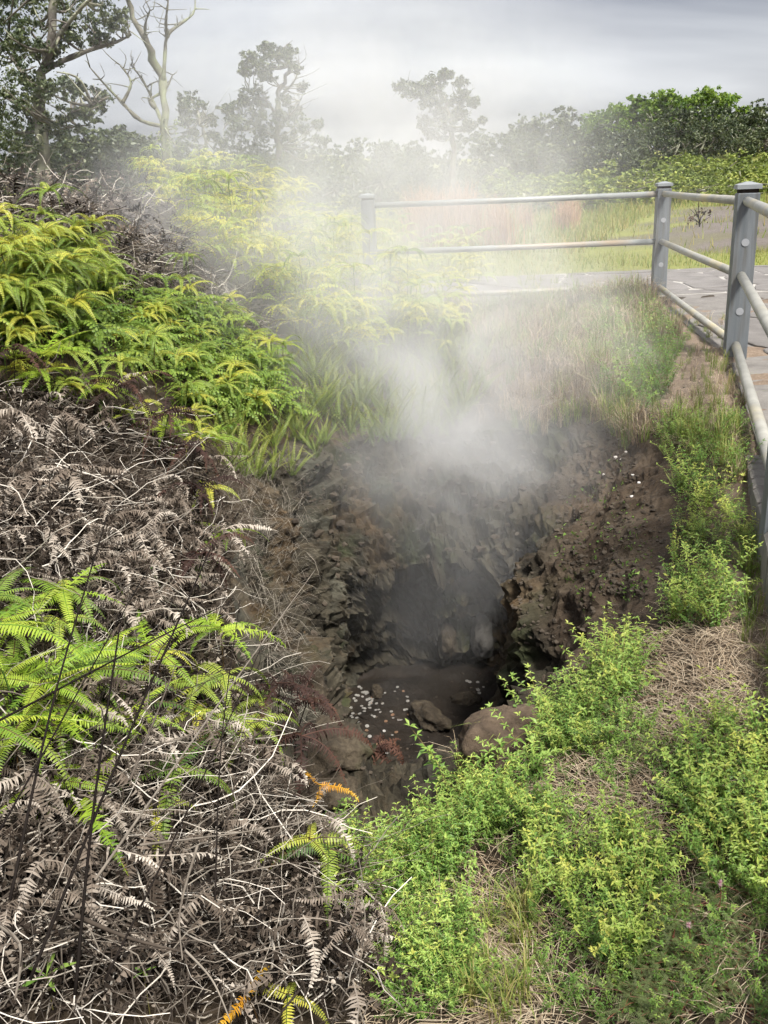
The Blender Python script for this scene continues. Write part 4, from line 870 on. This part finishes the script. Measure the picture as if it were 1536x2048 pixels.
def coin_mesh(mat):
    r, h = .0118, .0019; V = [(r * math.cos(a), r * math.sin(a), 0) for a in ct] + [(r * math.cos(a), r * math.sin(a), h) for a in ct] + [(r * .9 * math.cos(a), r * .9 * math.sin(a), h) for a in ct] + [(r * .86 * math.cos(a), r * .86 * math.sin(a), h * .8) for a in ct] + [(0, 0, h * .85)]
    T = []
    for k in range(14):
        j = (k + 1) % 14
        for q in range(3): T += [(q * 14 + k, q * 14 + j, q * 14 + 14 + j), (q * 14 + k, q * 14 + 14 + j, q * 14 + 14 + k)]
        T.append((42 + k, 42 + j, 56))
    return mk_mesh('coin', np.array(V), np.array(T), np.zeros(57), mat)
CM = [coin_mesh(M_COIN), coin_mesh(M_COPPER)]
def coins(pts, lb, gp, p2=.25):
    for h, nn in pts:
        if h.z > -1.35: continue
        c = random.random() < p2; o = link('coin', CM[int(c)]); o.location = h + Vector((0, 0, .002)); o.rotation_euler = (Vector(nn if nn.z > 0 else -nn).to_track_quat('Z', 'Y') @ Quaternion((0, 0, 1), random.uniform(0, 6))).to_euler()
        o.rotation_euler.x += random.uniform(-.12, .12); s = random.uniform(.65, 1.0); o.scale = (s, s, s)
        tag(o, lb, 'coin', gp)
coins(scatter([(655, 1425), (690, 1400), (720, 1370), (750, 1400), (715, 1440), (665, 1455)], 62, True), 'coin in the dense heap along the left foot of the pit wall', 'coins in the heap along the left wall', .15)
coins(scatter([(750, 1370), (810, 1360), (830, 1450), (790, 1470), (700, 1500), (660, 1470), (720, 1440)], 46, True), 'coin lying loose on the middle of the dark pit floor', 'coins loose on the pit floor', .4)
coins(scatter([(690, 1500), (800, 1470), (800, 1520), (750, 1560), (700, 1570), (690, 1520)], 30, True), 'coin near the rust-brown leaf pile at the near end of the pit floor', 'coins at the near end of the pit floor', .4)
coins(scatter([(930, 1360), (990, 1370), (980, 1400), (940, 1400)], 9, True), 'coin in the dark right part of the pit floor', 'coins in the dark right part', .2)
h, _ = hit(768, 1512); fern((h.x, h.y, h.z - .02), 'rust-brown heap of dead leaves and fern on the pit floor', None, [blade(.15, .03, 16, 1.2, s + 700, curl=.6, tint=(.6, 1), fold=.5).mesh('frond', M_RUST) for s in range(3)], .05, 1.0, 12, (-.3, .5), name='leaf_heap', stem=rst, cat='leaf heap')
# crumbs and pebbles on the bare slopes
mb = MB()
for poly, n, s0 in (([(1180, 860), (1240, 850), (1330, 1050), (1340, 1180), (1250, 1200), (1130, 1140), (1080, 1000)], 1300, .011), ([(560, 940), (700, 860), (1080, 860), (1100, 1000), (900, 1010), (640, 1020)], 900, .009), ([(560, 940), (700, 860), (1080, 860), (1050, 1080), (700, 1150), (620, 1300)], 260, .022), ([(1000, 1100), (1250, 1150), (1250, 1260), (1040, 1300)], 400, .010), ([(640, 1380), (1010, 1330), (960, 1420), (800, 1560), (640, 1600)], 300, .007), ([(1250, 640), (1450, 640), (1500, 900), (1300, 860)], 350, .007), ([(900, 1600), (1536, 1450), (1536, 2048), (760, 2048)], 900, .004)):
    for h, nn in scatter(poly, n, True):
        s = s0 * (.2 + 1.4 * random.random() ** 4); V = (IV2 + RNG.normal(0, .18, IV2.shape)) * s * np.array([1, 1, .7]) + np.array(h); mb.add(V, IT2)
tag(link('soil_crumbs', mb.mesh('soil_crumbs', M_PEB)), 'crumbs of soil and small stones on the bare slopes of the pit', 'soil crumbs', kind='stuff')
M_WHITE = rock_mat('white_pebble', [(.3, (.45, .42, .40)), (.7, (.7, .67, .64))], 8, .3, .9, 60)
for h, nn in scatter([(1180, 870), (1240, 860), (1320, 1050), (1240, 1060)], 9, True):
    V = (IV2 + RNG.normal(0, .15, IV2.shape)) * np.array([1, 1, .7]); o = link('pebble', mk_mesh('pebble', V, IT2, np.zeros(len(V)), M_WHITE)); o.location = h; s = random.uniform(.006, .013); o.scale = (s, s, s); tag(o, 'pale pebble on the brown dirt slope right of the pit', 'pebble', 'pale pebbles on the dirt slope')
# moss and tiny plants on the right wall
mb = MB()
for h, nn in scatter([(1130, 1000), (1230, 900), (1320, 1080), (1290, 1200), (1170, 1230), (1100, 1100)], 500, True):
    if random.random() < .5 + .5 * vnoise(np.array([[h.x * 6, h.y * 6, h.z * 6]]), 9)[0]:
        for k in range(4):
            d = RNG.normal(size=3) * .006; q = np.array(h) + d + np.array(nn) * .003; e = RNG.normal(size=(3, 3)) * .006; mb.add(q + e, [(0, 1, 2)], random.uniform(0, .6))
tag(link('wall_moss', mb.mesh('wall_moss', M_HERB)), 'small mossy plants clinging to the right wall of the pit', 'moss', kind='stuff')
mb = MB()
for h, nn in scatter([(980, 740), (1180, 720), (1190, 800), (1100, 900), (960, 900)], 46):
    V, T = twig(h, .02, random.uniform(.1, .3), .0014, .1); mb.add(V, T, random.uniform(.6, 1))
tag(link('fallen_twigs', mb.mesh('fallen_twigs', M_TWIG)), 'pale fallen twigs on the grey slope behind the pit', 'twigs', kind='stuff')

# ------------------------------------------------------------------ the field behind the path
mb = MB()
def field_blades(n, xr, yr, ln, w, tint, test=None):
    k = 0
    while k < n:
        x, y = random.uniform(*xr), random.uniform(yr[0] ** .5, yr[1] ** .5) ** 2
        if test and not test(x, y): k += .2; continue
        z = float(Hout(x, y)[0]) if False else None
        pts.append((x, y, ln * random.uniform(.5, 1.2), w, random.uniform(*tint))); k += 1
pts = []
isgrav = lambda x, y: x > 4.4 + (y - 19) * .36 and 16.5 < y < 38
field_blades(9000, (-1, 14), (13.8, 17.5), .10, .006, (.1, .8), lambda x, y: not isgrav(x, y) or random.random() < .12)
field_blades(15000, (-2, 16), (17, 40), .24, .013, (.1, .9), lambda x, y: not isgrav(x, y) or random.random() < .05)
field_blades(7500, (0, 45), (33, 62), .45, .026, (.0, .9), lambda x, y: not isgrav(x, y) or random.random() < .1)
field_blades(6500, (4, 34), (16, 44), .13, .011, (.1, 1), lambda x, y: vnoise(np.array([[x * .7, y * .5, 0]]), 3)[0] > .15)
A = np.array(pts); zz = np.concatenate([Hout(A[i:i + 4000, 0], A[i:i + 4000, 1]) for i in range(0, len(A), 4000)])
th = RNG.uniform(0, 6.28, len(A)); ln = A[:, 2]; w = A[:, 3]; lx, ly = RNG.normal(0, .3, len(A)) * ln, RNG.normal(0, .3, len(A)) * ln
b0 = np.stack([A[:, 0] + np.cos(th) * w, A[:, 1] + np.sin(th) * w, zz - .01], 1); b1 = np.stack([A[:, 0] - np.cos(th) * w, A[:, 1] - np.sin(th) * w, zz - .01], 1); tp = np.stack([A[:, 0] + lx, A[:, 1] + ly, zz + ln], 1)
V = np.stack([b0, b1, tp], 1).reshape(-1, 3); T = np.arange(len(V)).reshape(-1, 3); mb.add(V, T, np.repeat(A[:, 4], 3))
tag(link('field_grass', mb.mesh('field_grass', M_GRASS)), 'green and straw-coloured field grass beyond the path', 'grass', kind='stuff')
def gpt(px, Y): x = aty(px, 360, Y)[0]; return (x, Y, float(Hout(x, Y)[0]) - .02)
for px, Y in ((850, 19), (870, 20), (885, 18.5), (910, 20), (935, 19), (990, 23), (1000, 18), (1050, 25), (1130, 24), (1140, 26), (840, 22), (860, 17), (900, 17.5), (880, 19.5), (925, 21), (845, 18)):
    tuft(gpt(px, Y), 'tall reddish dry grass clump in the field behind the far railing', 'reddish grass clumps in the field', random.choice(TR), random.uniform(.9, 1.25) if px < 960 else random.uniform(.7, .95), 'reddish_grass', 'grass clump')

# ------------------------------------------------------------------ trees and shrubs
def leaf_cloud(mb, cs_, n, size, rg, sub=7):
    for c, r in cs_:
        c = np.asarray(c, float); r = np.asarray(r, float) * np.ones(3)
        for s in range(sub):
            d = rg.normal(size=3); d /= np.linalg.norm(d); sc_ = c + d * r * rg.uniform(.05, 1.0) ** .6; sr = r * rg.uniform(.12, .30)
            k = max(4, n // sub); d2 = rg.normal(size=(k, 3)); d2 /= np.linalg.norm(d2, axis=1)[:, None]
            P = sc_ + d2 * sr * np.abs(rg.normal(0, .75, (k, 1)))
            a = rg.normal(size=(k, 3)); a /= np.linalg.norm(a, axis=1)[:, None]; b = np.cross(a, rg.normal(size=(k, 3))); b /= np.linalg.norm(b, axis=1)[:, None] + 1e-9
            l = size * rg.uniform(.7, 1.3, (k, 1)); V = np.stack([P - a * l, P + b * l * .45, P + a * l, P - b * l * .45], 1).reshape(-1, 3)
            i = np.arange(k)[:, None] * 4; T = np.concatenate([i + np.array([0, 1, 2]), i + np.array([0, 2, 3])])
            mb.add(V, T, np.repeat(np.clip(rg.uniform(.1, .8) + rg.uniform(-.2, .2, k), 0, 1), 4))
def tree_px(name, label, Y, trunk, limbs, clumps, leafm, barkm, nleaf=600, lsize=.06, r0=.09, seed=0, depth=.7, fine=True):
    rg = np.random.default_rng(seed); base = np.array(aty(*trunk[0], Y)); base[2] = float(Hout(base[0], Y)[0]) - .05
    t = thing(name, label, 'tree', base); br = MB(); scale = Y / F
    tp = [base] + [aty(px, py, Y + rg.uniform(-.15, .15)) for px, py in trunk[1:]]
    TP = bez(tp, 20); TP[2:] += rg.normal(0, .35 * r0, TP[2:].shape); V, T_ = tube(TP - base, np.linspace(r0, r0 * .3, 20) * (1 + .12 * rg.normal(size=20)), 8); br.add(V, T_)
    pool = list(TP[4:])
    for lm in limbs:
        y2 = Y + rg.uniform(-depth, depth); pts3 = [aty(px, py, Y + (y2 - Y) * k / max(1, len(lm) - 1)) for k, (px, py) in enumerate(lm)]
        st = pool[int(np.argmin([np.linalg.norm(q - pts3[0]) for q in pool]))]; LP = bez([st] + pts3[1:], 14) if len(pts3) > 1 else bez([st] + pts3, 14)
        V, T_ = tube(LP - base, np.linspace(r0 * .42, r0 * .1, 14) * (1 + .15 * rg.normal(size=14)), 6); br.add(V, T_); pool += list(LP[3:])
        if fine:
            for q in LP[5::2]:
                for _ in range(2):
                    d = rg.normal(size=3); d /= np.linalg.norm(d); d[2] = abs(d[2]); L_ = rg.uniform(.15, .45) * (Y / 20); V, T_ = tube(bez([q, q + d * L_ * .5 + rg.normal(size=3) * .04, q + d * L_ + rg.normal(size=3) * .1], 6) - base, np.linspace(r0 * .12, r0 * .03, 6), 4); br.add(V, T_)
    cl = []
    for px, py, rp in clumps:
        c = np.array(aty(px, py, Y + rg.uniform(-depth, depth))); cl.append((c - base, rp * scale * np.array([1, 1, .75])))
        st = pool[int(np.argmin([np.linalg.norm(q - c) + (.6 if q[2] > c[2] else 0) for q in pool]))]
        for e in range(3):
            ee = c + rg.normal(size=3) * rp * scale * .5; mid = (st + ee) / 2 + np.array([0, 0, -.08 * np.linalg.norm(ee - st)]) + rg.normal(size=3) * .05
            V, T_ = tube(bez([st, mid, ee], 8) - base, np.linspace(r0 * .22, r0 * .06, 8), 5); br.add(V, T_)
    link('trunk', br.mesh('trunk', barkm, True), t)
    if cl:
        lf = MB(); leaf_cloud(lf, cl, nleaf, lsize * .72, rg, 26); link('crown', lf.mesh('crown', leafm), t)
    return t
# big dark tree at the left edge
tree_px('ohia_tree', 'large dark-leaved tree filling the upper left corner with a long limb to the right', 15, [(80, 400), (85, 300), (80, 180), (95, 90), (110, -20), (90, -120)],
        [[(90, 150), (130, 120), (180, 100), (230, 85), (262, 70)], [(85, 140), (115, 80), (150, 30), (190, -10)], [(82, 200), (40, 140), (10, 90)], [(85, 260), (130, 240), (170, 220), (215, 195)], [(82, 230), (50, 220), (20, 200)]],
        [(20, 30, 70), (70, 10, 70), (130, 20, 55), (190, 40, 45), (235, 40, 30), (200, 80, 25), (140, 70, 30), (30, 110, 60), (60, 160, 55), (15, 190, 55), (110, 175, 40), (60, 220, 50), (20, 260, 55), (90, 270, 45), (130, 240, 38), (200, 200, 30), (175, 230, 28), (150, 180, 25), (50, 80, 50), (100, 110, 28), (10, -40, 60), (110, -40, 60), (200, -30, 50), (30, 300, 50)], M_OHIA, M_BARK, 1000, .04, .12, 1, .9)
tree_px('bare_tree', 'bare pale lichened tree with twisting branches against the sky', 16, [(335, 400), (330, 300), (330, 210), (318, 140), (295, 90), (275, 50), (255, 5), (250, -20)],
        [[(325, 150), (330, 110), (335, 70), (365, 45), (388, 25), (390, -5)], [(335, 70), (332, 40), (338, -10)], [(330, 260), (305, 200), (285, 160), (262, 130)], [(330, 285), (280, 240), (240, 200), (215, 175), (180, 135)], [(245, 205), (262, 165), (240, 130)], [(300, 110), (290, 60), (300, 20)], [(310, 230), (300, 200), (330, 180), (345, 150)]], [(345, 250, 24), (325, 280, 26), (350, 290, 22)], M_SHRUB, M_LICHEN, 90, .03, .085, 2, .5)
tree_px('slender_tree', 'small slender tree with a narrow crown right of the bare pale tree', 21, [(412, 400), (410, 300), (405, 250), (385, 200)], [[(405, 255), (420, 235)]],
        [(375, 195, 20), (390, 215, 22), (365, 215, 16), (405, 240, 16), (425, 240, 14), (375, 240, 18), (385, 270, 18), (425, 270, 14), (370, 290, 22)], M_OHIA, M_BARK, 420, .055, .06, 3)
tree_px('tall_tree', 'tall open-crowned tree with bushy top standing left of centre', 22, [(560, 420), (556, 300), (555, 220), (565, 170), (580, 130), (560, 100)],
        [[(560, 190), (590, 160), (598, 120)], [(556, 230), (530, 200), (500, 185)], [(558, 250), (590, 220), (605, 190)], [(556, 270), (490, 240), (455, 220)]],
        [(540, 100, 22), (560, 115, 28), (500, 120, 20), (520, 130, 24), (580, 105, 16), (490, 140, 14), (590, 135, 14), (535, 150, 18), (500, 190, 26), (520, 205, 24), (480, 205, 18), (455, 220, 20), (605, 175, 12), (570, 200, 14), (590, 225, 18), (555, 240, 25), (510, 240, 30), (470, 250, 26), (600, 255, 22), (635, 250, 14), (540, 270, 35), (590, 285, 32), (640, 285, 20), (460, 285, 30)], M_OHIA, M_BARK, 560, .06, .08, 4)
tree_px('windswept_tree', 'flat-topped windswept tree behind the steam in the middle of the skyline', 24, [(905, 420), (905, 300), (900, 240), (890, 200), (870, 170)],
        [[(900, 240), (925, 205), (935, 185)], [(895, 215), (850, 195), (810, 185)], [(903, 265), (860, 250), (845, 245)]],
        [(865, 165, 24), (890, 150, 18), (840, 175, 24), (810, 180, 20), (800, 170, 12), (920, 165, 14), (875, 190, 26), (930, 190, 18), (945, 205, 14), (900, 205, 22), (850, 205, 18), (880, 230, 26), (920, 230, 22), (850, 245, 20), (900, 260, 26), (940, 250, 16), (860, 270, 20), (965, 240, 9)], M_OHIA, M_BARK, 560, .065, .08, 5)
# generic crowns, shared meshes
def gen_tree(seed, leafm, n, spread=1.0, high=1.0, lsize=.08):
    rg = np.random.default_rng(seed); br, lf = MB(), MB(); cl = []
    tp = bez([(0, 0, -.2), (rg.normal() * .1, rg.normal() * .1, .6 * high), (rg.normal() * .2, rg.normal() * .2, 1.5 * high)], 10); V, T = tube(tp, np.linspace(.09, .04, 10), 7); br.add(V, T)
    for k in range(n):
        a = rg.uniform(0, 6.28); r = spread * rg.uniform(.2, 1.1); z = high * (rg.uniform(.5, 2.0) - .35 * (r / spread) ** 2 + .2); c = np.array([math.cos(a) * r, math.sin(a) * r, z]); cl.append((c, rg.uniform(.28, .5) * np.array([1, 1, .7])))
        st = tp[rg.integers(4, 10)]; V, T = tube(bez([st, (st + c) / 2 + rg.normal(size=3) * .1 - np.array([0, 0, .1]), c], 8), np.linspace(.03, .008, 8), 4); br.add(V, T)
    leaf_cloud(lf, cl, 220, lsize * .85, rg, 12)
    return br.mesh('trunk', M_BARK, True), lf.mesh('crown', leafm)
GT_D = [gen_tree(s + 10, M_OHIA, 20, 1.15, 1.0) for s in range(4)]; GT_B = [gen_tree(s + 20, M_BRIGHT, 24, 1.2, .85) for s in range(2)]
GT_S = [gen_tree(s + 30, M_SHRUB, 14, 1.1, .42, .06) for s in range(4)]
def put(px, Y, top_py, var, name, label, group, cat, wide=1.0):
    p = gpt(px, Y); p = (p[0], p[1], p[2]); H = aty(px, top_py, Y)[2] - p[2]; hb = 2.35 if var is not GT_S else 1.15
    if var is GT_B: hb = 2.05
    t = thing(name, label, cat, p, random.uniform(0, 6.28), group); s = H / hb; t.scale = (s * wide, s * wide, s)
    a = random.choice(var); link('trunk', a[0], t); link('crown', a[1], t); return t
for px, tp_, Y in ((1255, 250, 64), (1290, 235, 66), (1330, 215, 68), (1370, 210, 67), (1410, 205, 66), (1450, 200, 68), (1490, 205, 66), (1530, 200, 67), (1575, 195, 68), (1300, 250, 60), (1395, 240, 61), (1470, 240, 60), (1530, 240, 61), (1345, 245, 60), (1430, 235, 62), (1260, 270, 58), (1550, 235, 62)):
    put(px, Y, tp_, GT_D, 'dark_tree', 'dark round-crowned tree in the thick stand at the right skyline', 'dark trees of the right stand', 'tree', 1.05)
for px, tp_, Y in ((1200, 212, 82), (1240, 203, 80), (1290, 190, 82), (1340, 180, 83), (1380, 174, 82), (1410, 176, 80), (1310, 186, 79), (1360, 178, 80), (1420, 190, 86), (1170, 228, 86)):
    put(px, Y, tp_, GT_B, 'bright_tree', 'bright green dense-crowned tree rising behind the dark stand at right', 'bright green trees at the right skyline', 'tree', 1.15)
for px, tp_, Y in ((985, 255, 52), (1020, 250, 54), (1060, 250, 53), (1100, 225, 50), (1125, 218, 51), (1150, 245, 50), (1190, 250, 52), (1220, 265, 50), (950, 280, 50), (1010, 280, 48), (1080, 275, 48), (1140, 280, 49), (1200, 285, 48)):
    put(px, Y, tp_, GT_D, 'grey_green_tree', 'low grey-green tree in the thicket between steam and the right stand', 'grey-green trees of the middle thicket', 'tree', 1.1)
for px, tp_, Y in ((690, 280, 34), (730, 275, 36), (770, 270, 35), (810, 275, 36), (850, 285, 33), (650, 300, 30), (900, 300, 30), (760, 310, 28), (830, 320, 28)):
    put(px, Y, tp_, GT_D, 'misty_tree', 'small tree blurred by steam along the middle skyline', 'misty trees of the middle skyline', 'tree', 1.0)
for px, tp_, Y in ((60, 250, 18), (150, 265, 19), (215, 235, 20), (250, 240, 19), (290, 250, 21), (20, 270, 17), (120, 285, 17), (380, 285, 22), (450, 270, 23), (500, 280, 24), (560, 285, 23), (620, 290, 24), (190, 290, 16), (270, 290, 17), (340, 300, 18), (420, 305, 19), (500, 310, 20), (590, 315, 20), (670, 330, 22)):
    put(px, Y, tp_, GT_D, 'background_shrub', 'dark shrub in the row behind the fern bank at left', 'dark shrubs behind the fern bank', 'shrub', 1.15)
k = 0
for px, tp_, Y in ((1250, 302, 56), (1290, 308, 54), (1340, 302, 56), (1390, 306, 55), (1430, 300, 54), (1480, 305, 56), (1530, 300, 55), (1270, 325, 50), (1320, 330, 48), (1380, 328, 50), (1440, 322, 49), (1500, 325, 48), (1550, 318, 50), (1410, 345, 45), (1220, 315, 48), (1300, 345, 45), (1350, 350, 44), (1480, 340, 46)):
    put(px, Y, tp_, GT_S, 'green_shrub', 'low light green shrub in the field in front of the right stand', 'light green shrubs in front of the right stand', 'shrub', 1.5)
for px, tp_, Y in ((960, 335, 42), (1010, 332, 44), (1060, 335, 43), (1100, 338, 42), (1150, 332, 44), (1190, 335, 43), (1040, 350, 38), (1110, 352, 37), (930, 350, 38), (1170, 352, 38)):
    put(px, Y, tp_, GT_S, 'field_shrub', 'low green shrub behind the reddish grass in the field', 'low shrubs behind the reddish grass', 'shrub', 1.5)
# small dead plant on the gravel
p = gpt(1405, 24); t = thing('dark_sapling', 'small dark leafless sapling on the bare gravel beyond the railing', 'sapling', p); mb = MB()
for k in range(9):
    a = random.uniform(0, 6.28); hh = .75 if k == 0 else random.uniform(.2, .5); V, T = tube(bez([(0, 0, 0), (math.cos(a) * .05, 0, hh * .5), (math.cos(a) * (.04 if k == 0 else .3), math.sin(a) * .2, hh)], 7), np.linspace(.012, .005, 7), 4); mb.add(V, T, .2)
link('stem', mb.mesh('stem', M_BLACK), t); mb = MB(); leaf_cloud(mb, [((0, 0, .3), .22), ((0.05, 0, .62), .12), ((.18, 0, .35), .1), ((-.15, 0, .15), .25)], 60, .03, np.random.default_rng(4), 6); link('leaves', mb.mesh('leaves', M_RUST), t)

# ------------------------------------------------------------------ steam
sm, Nn, Ll = new_mat('steam')
BLOBS = [(.2, 5.0, -.75, 1.0, .18), (.25, 5.5, -.40, 1.25, .32), (.75, 5.7, -.25, 1.2, .20), (.15, 6.0, .0, 1.3, .24), (1.05, 6.3, .0, 1.6, .24), (-.1, 6.5, .5, 1.6, .19), (-1.0, 7.0, .8, 1.9, .12), (-.3, 7.2, .9, 2.2, .12), (-.2, 8.6, 1.1, 2.7, .075), (.9, 9.4, 1.2, 2.7, .06), (-.9, 9.5, 1.6, 2.6, .07), (.4, 12, 1.7, 3.2, .035), (1.2, 17, 1.9, 3.7, .05), (2.9, 20, 1.5, 2.8, .07)]
gtc = nd(Nn, 'ShaderNodeTexCoord'); geo = gtc.outputs['Object']
MM = lambda *a: m_(*a, nodes=Nn, links=Ll)
wn = nd(Nn, 'ShaderNodeTexNoise'); wn.inputs['Scale'].default_value = .9; wn.inputs['Detail'].default_value = 3; Ll.new(geo, wn.inputs['Vector'])
wv = nd(Nn, 'ShaderNodeVectorMath', operation='SUBTRACT'); Ll.new(wn.outputs['Color'], wv.inputs[0]); wv.inputs[1].default_value = (.5, .5, .5)
ws = nd(Nn, 'ShaderNodeVectorMath', operation='SCALE'); Ll.new(wv.outputs[0], ws.inputs[0]); ws.inputs['Scale'].default_value = 1.7
wp = nd(Nn, 'ShaderNodeVectorMath', operation='ADD'); Ll.new(geo, wp.inputs[0]); Ll.new(ws.outputs[0], wp.inputs[1])
tot = None
for x, y, z, r, dn in BLOBS:
    ds = nd(Nn, 'ShaderNodeVectorMath', operation='DISTANCE'); Ll.new(wp.outputs[0], ds.inputs[0]); ds.inputs[1].default_value = (x, y, z)
    mr = nd(Nn, 'ShaderNodeMapRange', interpolation_type='SMOOTHSTEP'); Ll.new(ds.outputs['Value'], mr.inputs[0]); mr.inputs[1].default_value = r; mr.inputs[2].default_value = 0; mr.inputs[3].default_value = 0; mr.inputs[4].default_value = dn
    tot = mr.outputs[0] if tot is None else MM('ADD', tot, mr.outputs[0])
dnz = nd(Nn, 'ShaderNodeTexNoise'); dnz.inputs['Scale'].default_value = 1.5; dnz.inputs['Detail'].default_value = 4; Ll.new(wp.outputs[0], dnz.inputs['Vector'])
mr = nd(Nn, 'ShaderNodeMapRange'); Ll.new(dnz.outputs[0], mr.inputs[0]); mr.inputs[1].default_value = .38; mr.inputs[2].default_value = .64; mr.inputs[3].default_value = .16; mr.inputs[4].default_value = 2.1
pv = nd(Nn, 'ShaderNodeVolumePrincipled'); pv.inputs['Color'].default_value = (.97, .97, .98, 1); pv.inputs['Anisotropy'].default_value = .1
STEAM = 1.0
Ll.new(MM('MULTIPLY', MM('MULTIPLY', tot, mr.outputs[0]), STEAM), pv.inputs['Density'])
oo = nd(Nn, 'ShaderNodeOutputMaterial'); Ll.new(pv.outputs[0], oo.inputs['Volume'])
mb = MB(); box_mb(mb, (-5.2, 3.9, -1.66), (9.8, 24.8, 7.2))
tag(link('steam', mb.mesh('steam', sm)), 'white steam rising out of the pit and drifting over the fern bank', 'steam', kind='stuff')
